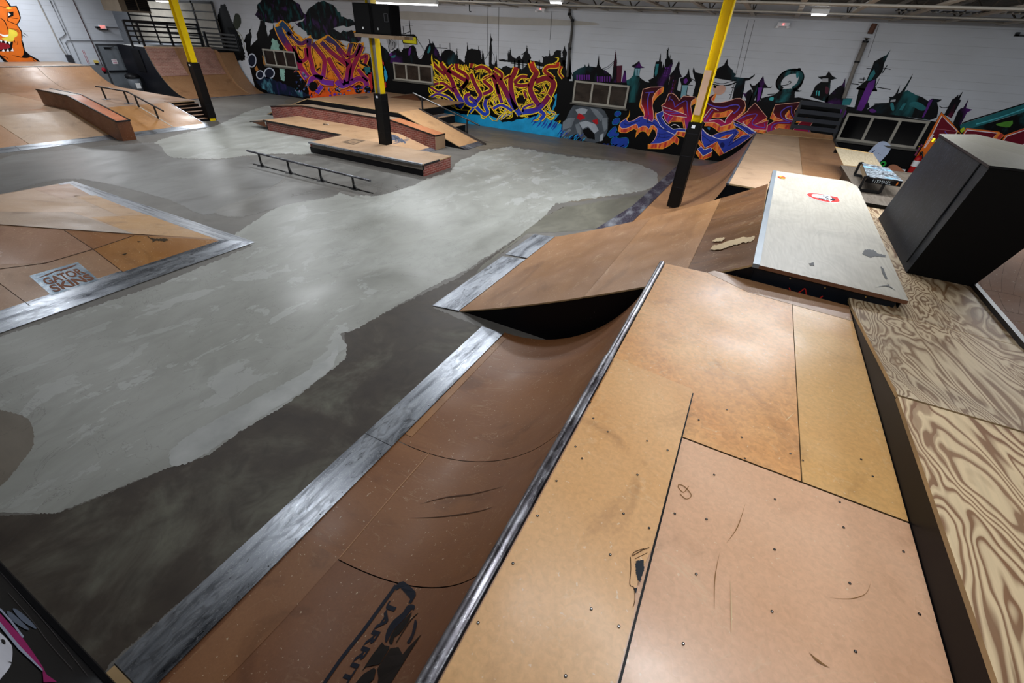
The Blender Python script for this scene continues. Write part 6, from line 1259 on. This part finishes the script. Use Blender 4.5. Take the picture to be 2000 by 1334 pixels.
both_(ORS, [(760, 405), (830, 392), (885, 460), (880, 490), (715, 440)], ORY); both_(ORS, [(1255, 320), (1250, 400), (1180, 440), (1190, 370)], ORY); both_(ORS, [(960, 830), (1090, 850), (1070, 925), (945, 890)], ORY)
both_(ORS, [(630, 550), (660, 560), (660, 660), (620, 630)], ORY)
a.line(ORY, [(235, 515), (225, 590), (195, 640), (205, 685)], 22, 4, .5); a.up(2)
B1 = [(440, 600), (460, 640), (530, 665), (580, 690), (600, 645), (640, 660), (720, 750), (800, 805), (920, 815), (1000, 790), (930, 890), (840, 970), (700, 1020), (545, 1030), (610, 970), (645, 900), (658, 800), (600, 740), (560, 750), (530, 800), (480, 755), (430, 755), (365, 790), (350, 740), (330, 725), (270, 750), (180, 790), (110, 790), (80, 750), (90, 700), (190, 630), (185, 660), (220, 690), (300, 665), (380, 610)]
both_(BL2, B1, PCH, 8); a.up(2)
F1_ = [(440, 190), (560, 160), (745, 155), (680, 195), (615, 260), (582, 340), (580, 450), (597, 540), (602, 640), (580, 690), (530, 660), (445, 632), (465, 570), (442, 480), (410, 420), (415, 300)]
both_(PINK, F1_, PCH, 9)
F2_ = [(830, 262), (880, 250), (930, 275), (975, 330), (985, 370), (1060, 292), (1255, 312), (1180, 375), (1168, 450), (1195, 600), (1180, 800), (1085, 800), (1060, 680), (900, 680), (830, 720), (770, 650), (740, 540), (725, 440), (775, 400)]
both_(PINK2, F2_, PCH, 9); a.up(2)
both_(ORS, [(880, 650), (910, 600), (1065, 620), (1090, 790), (1062, 785), (1045, 690), (872, 685), (840, 722), (830, 700)], ORY, 7); both_(ORS, [(1045, 465), (1068, 560), (950, 525)], ORY, 7); a.poly(BK, [(872, 690), (1040, 692), (1068, 785), (1010, 750), (930, 705), (860, 745)])
a.up(2); both_(PINK2, [(735, 450), (1100, 580), (1110, 622), (860, 592), (760, 545)], PW, 7)
B2 = [(640, 570), (745, 520), (757, 570), (725, 620), (790, 720), (900, 805), (1000, 790), (1090, 800), (1090, 840), (960, 830), (930, 890), (800, 830), (700, 745), (650, 640)]
both_(BL2, B2, PW, 8); a.up(2)
for ln, w, m in (([(475, 245), (605, 232)], 12, VIO), ([(540, 240), (515, 330), (512, 450), (525, 580)], 15, VIO), ([(830, 365), (855, 300)], 11, VIO), ([(845, 335), (900, 370), (925, 460)], 11, VIO), ([(920, 470), (1095, 365), (1115, 480), (1130, 600)], 12, VIO), ([(780, 520), (880, 530), (1000, 560), (860, 570), (810, 680)], 10, VIO), ([(150, 720), (220, 735), (330, 690), (390, 670)], 15, BLN), ([(520, 600), (510, 700), (570, 700), (660, 760), (820, 830)], 15, BLN), ([(670, 590), (720, 700), (800, 790)], 12, BLN), ([(870, 750), (930, 730), (1010, 775)], 9, PW), ([(650, 860), (720, 880), (800, 870), (900, 885)], 8, BLN), ([(650, 910), (740, 930), (850, 920)], 8, BLN), ([(690, 870), (680, 930), (650, 960)], 7, BLN), ([(780, 880), (770, 940)], 7, BLN)): a.line(m, ln, w, 4)
# right half
a.k = 6; a.reg(1370, 170, 8.696)
both_(ORS, [(240, 105), (180, 200), (165, 215), (215, 230), (255, 120)], ORY); both_(ORS, [(752, 320), (740, 400), (700, 445), (640, 515), (560, 570), (520, 625), (490, 590), (540, 540), (620, 440), (700, 380)], ORY)
both_(ORS, [(50, 660), (70, 620), (110, 602), (220, 608), (290, 648), (310, 680), (530, 622), (580, 690), (420, 732), (290, 760), (210, 690), (120, 665)], ORY)
both_(ORS, [(270, 925), (372, 1130), (308, 1168), (205, 1050)], ORY); both_(ORS, [(100, 1020), (262, 925), (195, 1045), (50, 1035)], ORY)
both_(ORS, [(1255, 300), (1230, 420), (1260, 500), (1380, 558), (1240, 575), (1165, 530), (1215, 400)], ORY); both_(ORS, [(1685, 258), (1655, 360), (1585, 392), (1600, 340)], ORY); both_(ORS, [(950, 600), (1112, 520), (1112, 562), (1000, 620)], ORY); both_(ORS, [(880, 715), (1092, 735), (1085, 780), (950, 795)], ORY)
both_(ORS, [(1610, 640), (1700, 640), (1725, 790), (1650, 770)], ORY); both_(ORS, [(1640, 560), (1720, 520), (1800, 520), (1700, 600), (1600, 600)], ORY)
a.up(2)
B3 = [(0, 740), (20, 705), (70, 780), (150, 840), (300, 775), (580, 705), (640, 770), (560, 860), (530, 930), (700, 820), (800, 810), (900, 790), (860, 830), (640, 985), (380, 1130), (310, 1010), (268, 925), (100, 1015), (50, 1035), (0, 900)]
both_(BL2, B3, PCH, 7); both_(BL2, [(540, 560), (640, 600), (760, 660), (860, 740), (950, 790), (830, 830), (660, 700), (560, 650)], PW, 7)
both_(PINK2, [(120, 172), (240, 105), (170, 200), (180, 240), (220, 265), (320, 265), (450, 240), (580, 195), (660, 190), (735, 240), (752, 320), (700, 420), (610, 510), (540, 560), (505, 620), (330, 672), (300, 640), (220, 600), (40, 600), (15, 540), (60, 380), (105, 240)], PCH, 9)
both_(PINK2, [(800, 375), (910, 268), (1118, 518), (1000, 590), (890, 640), (1138, 566), (1098, 732), (880, 718), (800, 690), (700, 650), (548, 600), (560, 575), (700, 470), (790, 405)], PCH, 9)
both_(PINK2, [(1255, 302), (1685, 255), (1620, 350), (1582, 400), (1595, 480), (1560, 570), (1530, 640), (1500, 750), (1300, 790), (1105, 760), (1125, 650), (1240, 580), (1390, 562), (1265, 515), (1212, 430)], PCH, 9)
both_(PINK2, [(1690, 585), (1872, 553), (1884, 610), (1830, 690), (1865, 815), (1740, 800), (1650, 800), (1560, 725), (1640, 640)], PCH, 9); a.up(2)
both_(ORS, [(215, 440), (330, 440), (500, 385), (532, 405), (440, 500), (320, 518), (175, 520)], ORY, 7); a.poly(BK, [(180, 522), (330, 522), (440, 500), (405, 590), (370, 560), (280, 540), (140, 565)]); both_(ORS, [(320, 862), (440, 812), (535, 800), (430, 868)], ORY, 6); both_(ORS, [(600, 705), (700, 755), (800, 808), (700, 812), (560, 880), (655, 780)], ORY, 6)
both_(ORS, [(705, 590), (872, 522), (790, 630), (735, 645)], ORY, 7); both_(ORS, [(1422, 475), (1488, 392), (1505, 480), (1562, 545), (1470, 540)], ORY, 7); both_(ORS, [(1248, 690), (1300, 632), (1515, 640), (1490, 725), (1280, 735)], ORY, 7); a.up(2).poly(BK, [(1280, 730), (1300, 712), (1470, 712), (1460, 750), (1300, 755)]).poly(BK, [(20, 705), (60, 668), (150, 668), (230, 718), (272, 762), (180, 792), (110, 782), (50, 745)], 3).up().poly(flat('glow_blue', '#2a6a9c', .5), [(100, 690), (150, 690), (132, 735)], 2)
for ln, w, m in (([(90, 275), (220, 330), (380, 348), (500, 312), (600, 300), (645, 335), (610, 400), (540, 450)], 20, VIO), ([(60, 570), (160, 430), (200, 390)], 14, VIO), ([(620, 560), (780, 480), (945, 465), (860, 620), (1060, 690), (1075, 620)], 15, VIO), ([(1540, 325), (1440, 350), (1350, 430), (1370, 520), (1460, 570), (1560, 590)], 17, VIO), ([(1535, 330), (1530, 440), (1570, 520)], 15, VIO), ([(1180, 740), (1210, 650), (1300, 610), (1500, 600)], 16, VIO), ([(130, 565), (300, 545), (400, 600), (420, 540), (530, 410)], 10, PW), ([(40, 520), (130, 400), (180, 355), (290, 400)], 9, PW), ([(700, 590), (760, 660), (950, 780)], 12, PW), ([(1425, 480), (1450, 535), (1560, 560)], 11, PW), ([(1240, 680), (1270, 730)], 10, PW), ([(15, 705), (110, 800), (300, 880), (440, 870), (535, 795)], 11, PW), ([(0, 810), (160, 940), (100, 990)], 13, BLN), ([(160, 930), (215, 900)], 11, BLN), ([(300, 800), (590, 745), (470, 960)], 15, BLN), ([(450, 1000), (640, 890), (790, 830)], 14, BLN), ([(620, 620), (760, 720), (860, 800)], 14, BLN), ([(1800, 660), (1830, 780)], 10, VIO)): a.line(m, ln, w, 5)
a.blob(flat('deep_blue', '#141c60', .5), (355, 985), 40, 45)
a.k = 9; a.reg(1200, 150, 7.845); both_(ORS, [(1270, 1110), (1355, 1222), (1500, 1148), (1480, 1222), (1330, 1282), (1250, 1170)], ORY); both_(ORS, [(1290, 955), (1385, 1090), (1360, 1112), (1280, 1020)], ORY); a.up(2); both_(BL2, [(1272, 1108), (1330, 1065), (1365, 1110), (1400, 1110), (1480, 1082), (1502, 1140), (1360, 1215)], PW, 8)
a.reg(0, 0, 1); mpart('graffiti_lettering', a, 'pink and blue block lettering with orange sides')

# --- right end lettering
a = mural(); a.k = 7; a.reg(1750, 150, 7.02); OR2 = flat('flat_orange', '#e2701e', .5, 0, .1); CR2 = gradz('crimson_fade', [(.1, '#c0186a'), (.25, '#a8143c'), (.34, '#7c1030'), (.42, '#6c1022')], .2)
both_(OR2, [(622, 485), (760, 620), (905, 795), (800, 850), (580, 900), (400, 1100), (240, 1250), (200, 1200), (380, 930), (500, 700)], BK, 8); both_(ORS, [(850, 750), (905, 800), (820, 850), (800, 830)], ORY); both_(ORS, [(890, 840), (965, 705), (1410, 755), (1485, 800), (1290, 990), (1000, 960)], OR2); both_(ORS, [(1355, 1020), (1440, 905), (1500, 800), (1800, 690), (1800, 1250), (1640, 1180)], OR2)
a.up(2); both_(CR2, [(628, 535), (700, 610), (840, 745), (790, 850), (560, 900), (480, 830)], PW, 12); both_(CR2, [(905, 835), (975, 728), (1390, 772), (1240, 930), (1000, 960)], PW, 12); both_(CR2, [(1450, 905), (1520, 815), (1800, 720), (1800, 890), (1720, 950)], PW, 12); both_(CR2, [(1400, 1040), (1470, 945), (1710, 965), (1600, 1115)], PW, 11); a.up(2)
a.line(PW, [(1460, 1010), (1480, 950), (1700, 965)], 12, 0).line(VIO, [(670, 750), (700, 790), (700, 830)], 12, 4).line(VIO, [(1460, 1070), (1590, 1000)], 12, 0).line(PW, [(520, 800), (470, 830), (380, 980), (400, 970), (500, 820)], 9, 0).line(flat('dull_pink', '#8a3a58', .5), [(260, 1080), (330, 960), (360, 930)], 24, 0).line(GOLD, [(310, 960), (350, 940), (330, 970)], 12, 0).line(flat('pale_seam', '#c87a8a', .5), [(540, 712), (830, 748)], 4, 0)
a.reg(0, 0, 1); mpart('graffiti_lettering', a, 'crimson angular lettering with orange edges at the far right end')

# --- orange beast on the left wall
LF = lambda x, y: X(x, y, WX+.001)
a = Art(LF, (1, 0, 0), .0009); a.reg(0, 0, 7.988); OR3 = flat('mural_orange', '#d2681a', .5, 0, .12); YL3 = flat('mural_yellow', '#d9c644', .5); RD3 = flat('mural_red', '#8c1422', .5)
a.poly(NB, [(-400, -200), (0, -60), (100, 0), (150, 60), (170, 95), (260, 90), (300, 180), (326, 280), (300, 345), (270, 385), (340, 480), (352, 560), (345, 620), (370, 690), (390, 790), (470, 860), (590, 925), (700, 1030), (160, 1040), (60, 960), (-20, 870), (-400, 800)]); a.up()
a.poly(OR3, [(-400, -220), (0, -90), (90, 10), (130, 70), (150, 110), (250, 104), (286, 200), (310, 280), (285, 335), (255, 380), (325, 490), (334, 620), (330, 640), (370, 790), (365, 850), (340, 885), (390, 905), (470, 885), (570, 945), (670, 1030), (235, 1040), (120, 960), (0, 850), (-400, 760)]); a.up()
for ln, w in (([(-20, 95), (70, 110), (140, 100)], 12), ([(110, 120), (110, 300), (140, 330)], 12), ([(140, 270), (220, 285), (290, 290)], 9), ([(-20, 270), (60, 320), (110, 420), (130, 520)], 13), ([(110, 320), (200, 360), (260, 385)], 10), ([(130, 450), (230, 470), (320, 520)], 6), ([(140, 440), (240, 455), (325, 500)], 5), ([(180, 855), (290, 885), (400, 900), (480, 890)], 12), ([(220, 620), (235, 670)], 9), ([(270, 640), (275, 680), (260, 700)], 9), ([(-20, 860), (90, 890), (130, 930)], 10), ([(480, 900), (560, 970), (630, 1030)], 9), ([(345, 500), (440, 565)], 5), ([(345, 540), (400, 580)], 5)): a.line(NB, ln, w, 4, .3)
a.poly(YL3, [(135, 455), (200, 460), (265, 500), (268, 560), (225, 585), (205, 640), (110, 648), (20, 600), (60, 590), (130, 560)], 2).poly(NB, [(-200, 600), (0, 625), (110, 650), (205, 650), (180, 800), (-200, 800)]).poly(YL3, [(85, 130), (130, 110), (185, 130), (130, 145)], 2).poly(NB, [(120, 190), (210, 180), (210, 250), (120, 280)])
a.up().poly(RD3, [(-200, 660), (60, 670), (150, 710), (120, 760), (-200, 780)], 2).poly(WHT, [(-10, 525), (60, 545), (130, 540), (110, 575), (40, 570)], 2).poly(WHT, [(125, 195), (165, 225), (130, 255)])
for x, y in ((-10, 620), (60, 635), (120, 650), (25, 800), (95, 800), (165, 795)): a.poly(WHT, [(x, y), (x+45, y+4), (x+30, y+50 if y < 700 else y-48)])
a.reg(0, 0, 1); mpart('beast_painting', a, 'orange beast painting with black outline and teeth', wall_left)

# joints and stains of the block wall
a = mural(); a.k = 1; jt = flat('wall_joint', '#6a6a6c', .6)
for (x0, y0, x1, y1) in ((974.3, 14, 972.9, 118), (1462, 39, 1436, 150), (1474, 39, 1446, 150), (1716, 50, 1695, 112), (1078, 22, 1074, 78), (953, 14, 952, 110)): a.line(jt, [(x0, y0), (x1, y1)], .8, 0)
a.poly(flat('buff_overpaint', '#aaa69f', .6, 0, .06), [(776, 22), (860, 26), (960, 32), (1075, 37), (1160, 44), (1160, 49), (1060, 50), (960, 47), (860, 41), (778, 37)], 3, 0)
mpart('wall_joints', a, 'wall joints and a buff overpainted band')

# ================================================================= look
vs = scene.view_settings; vs.view_transform = 'Standard'; vs.look = 'None'; vs.gamma = 1; vs.use_curve_mapping = False; vs.exposure = 0.0
scene.cycles.max_bounces = 6; scene.cycles.diffuse_bounces = 3; scene.cycles.glossy_bounces = 3; scene.cycles.use_denoising = True
try: scene.cycles.use_light_tree = True
except Exception: pass
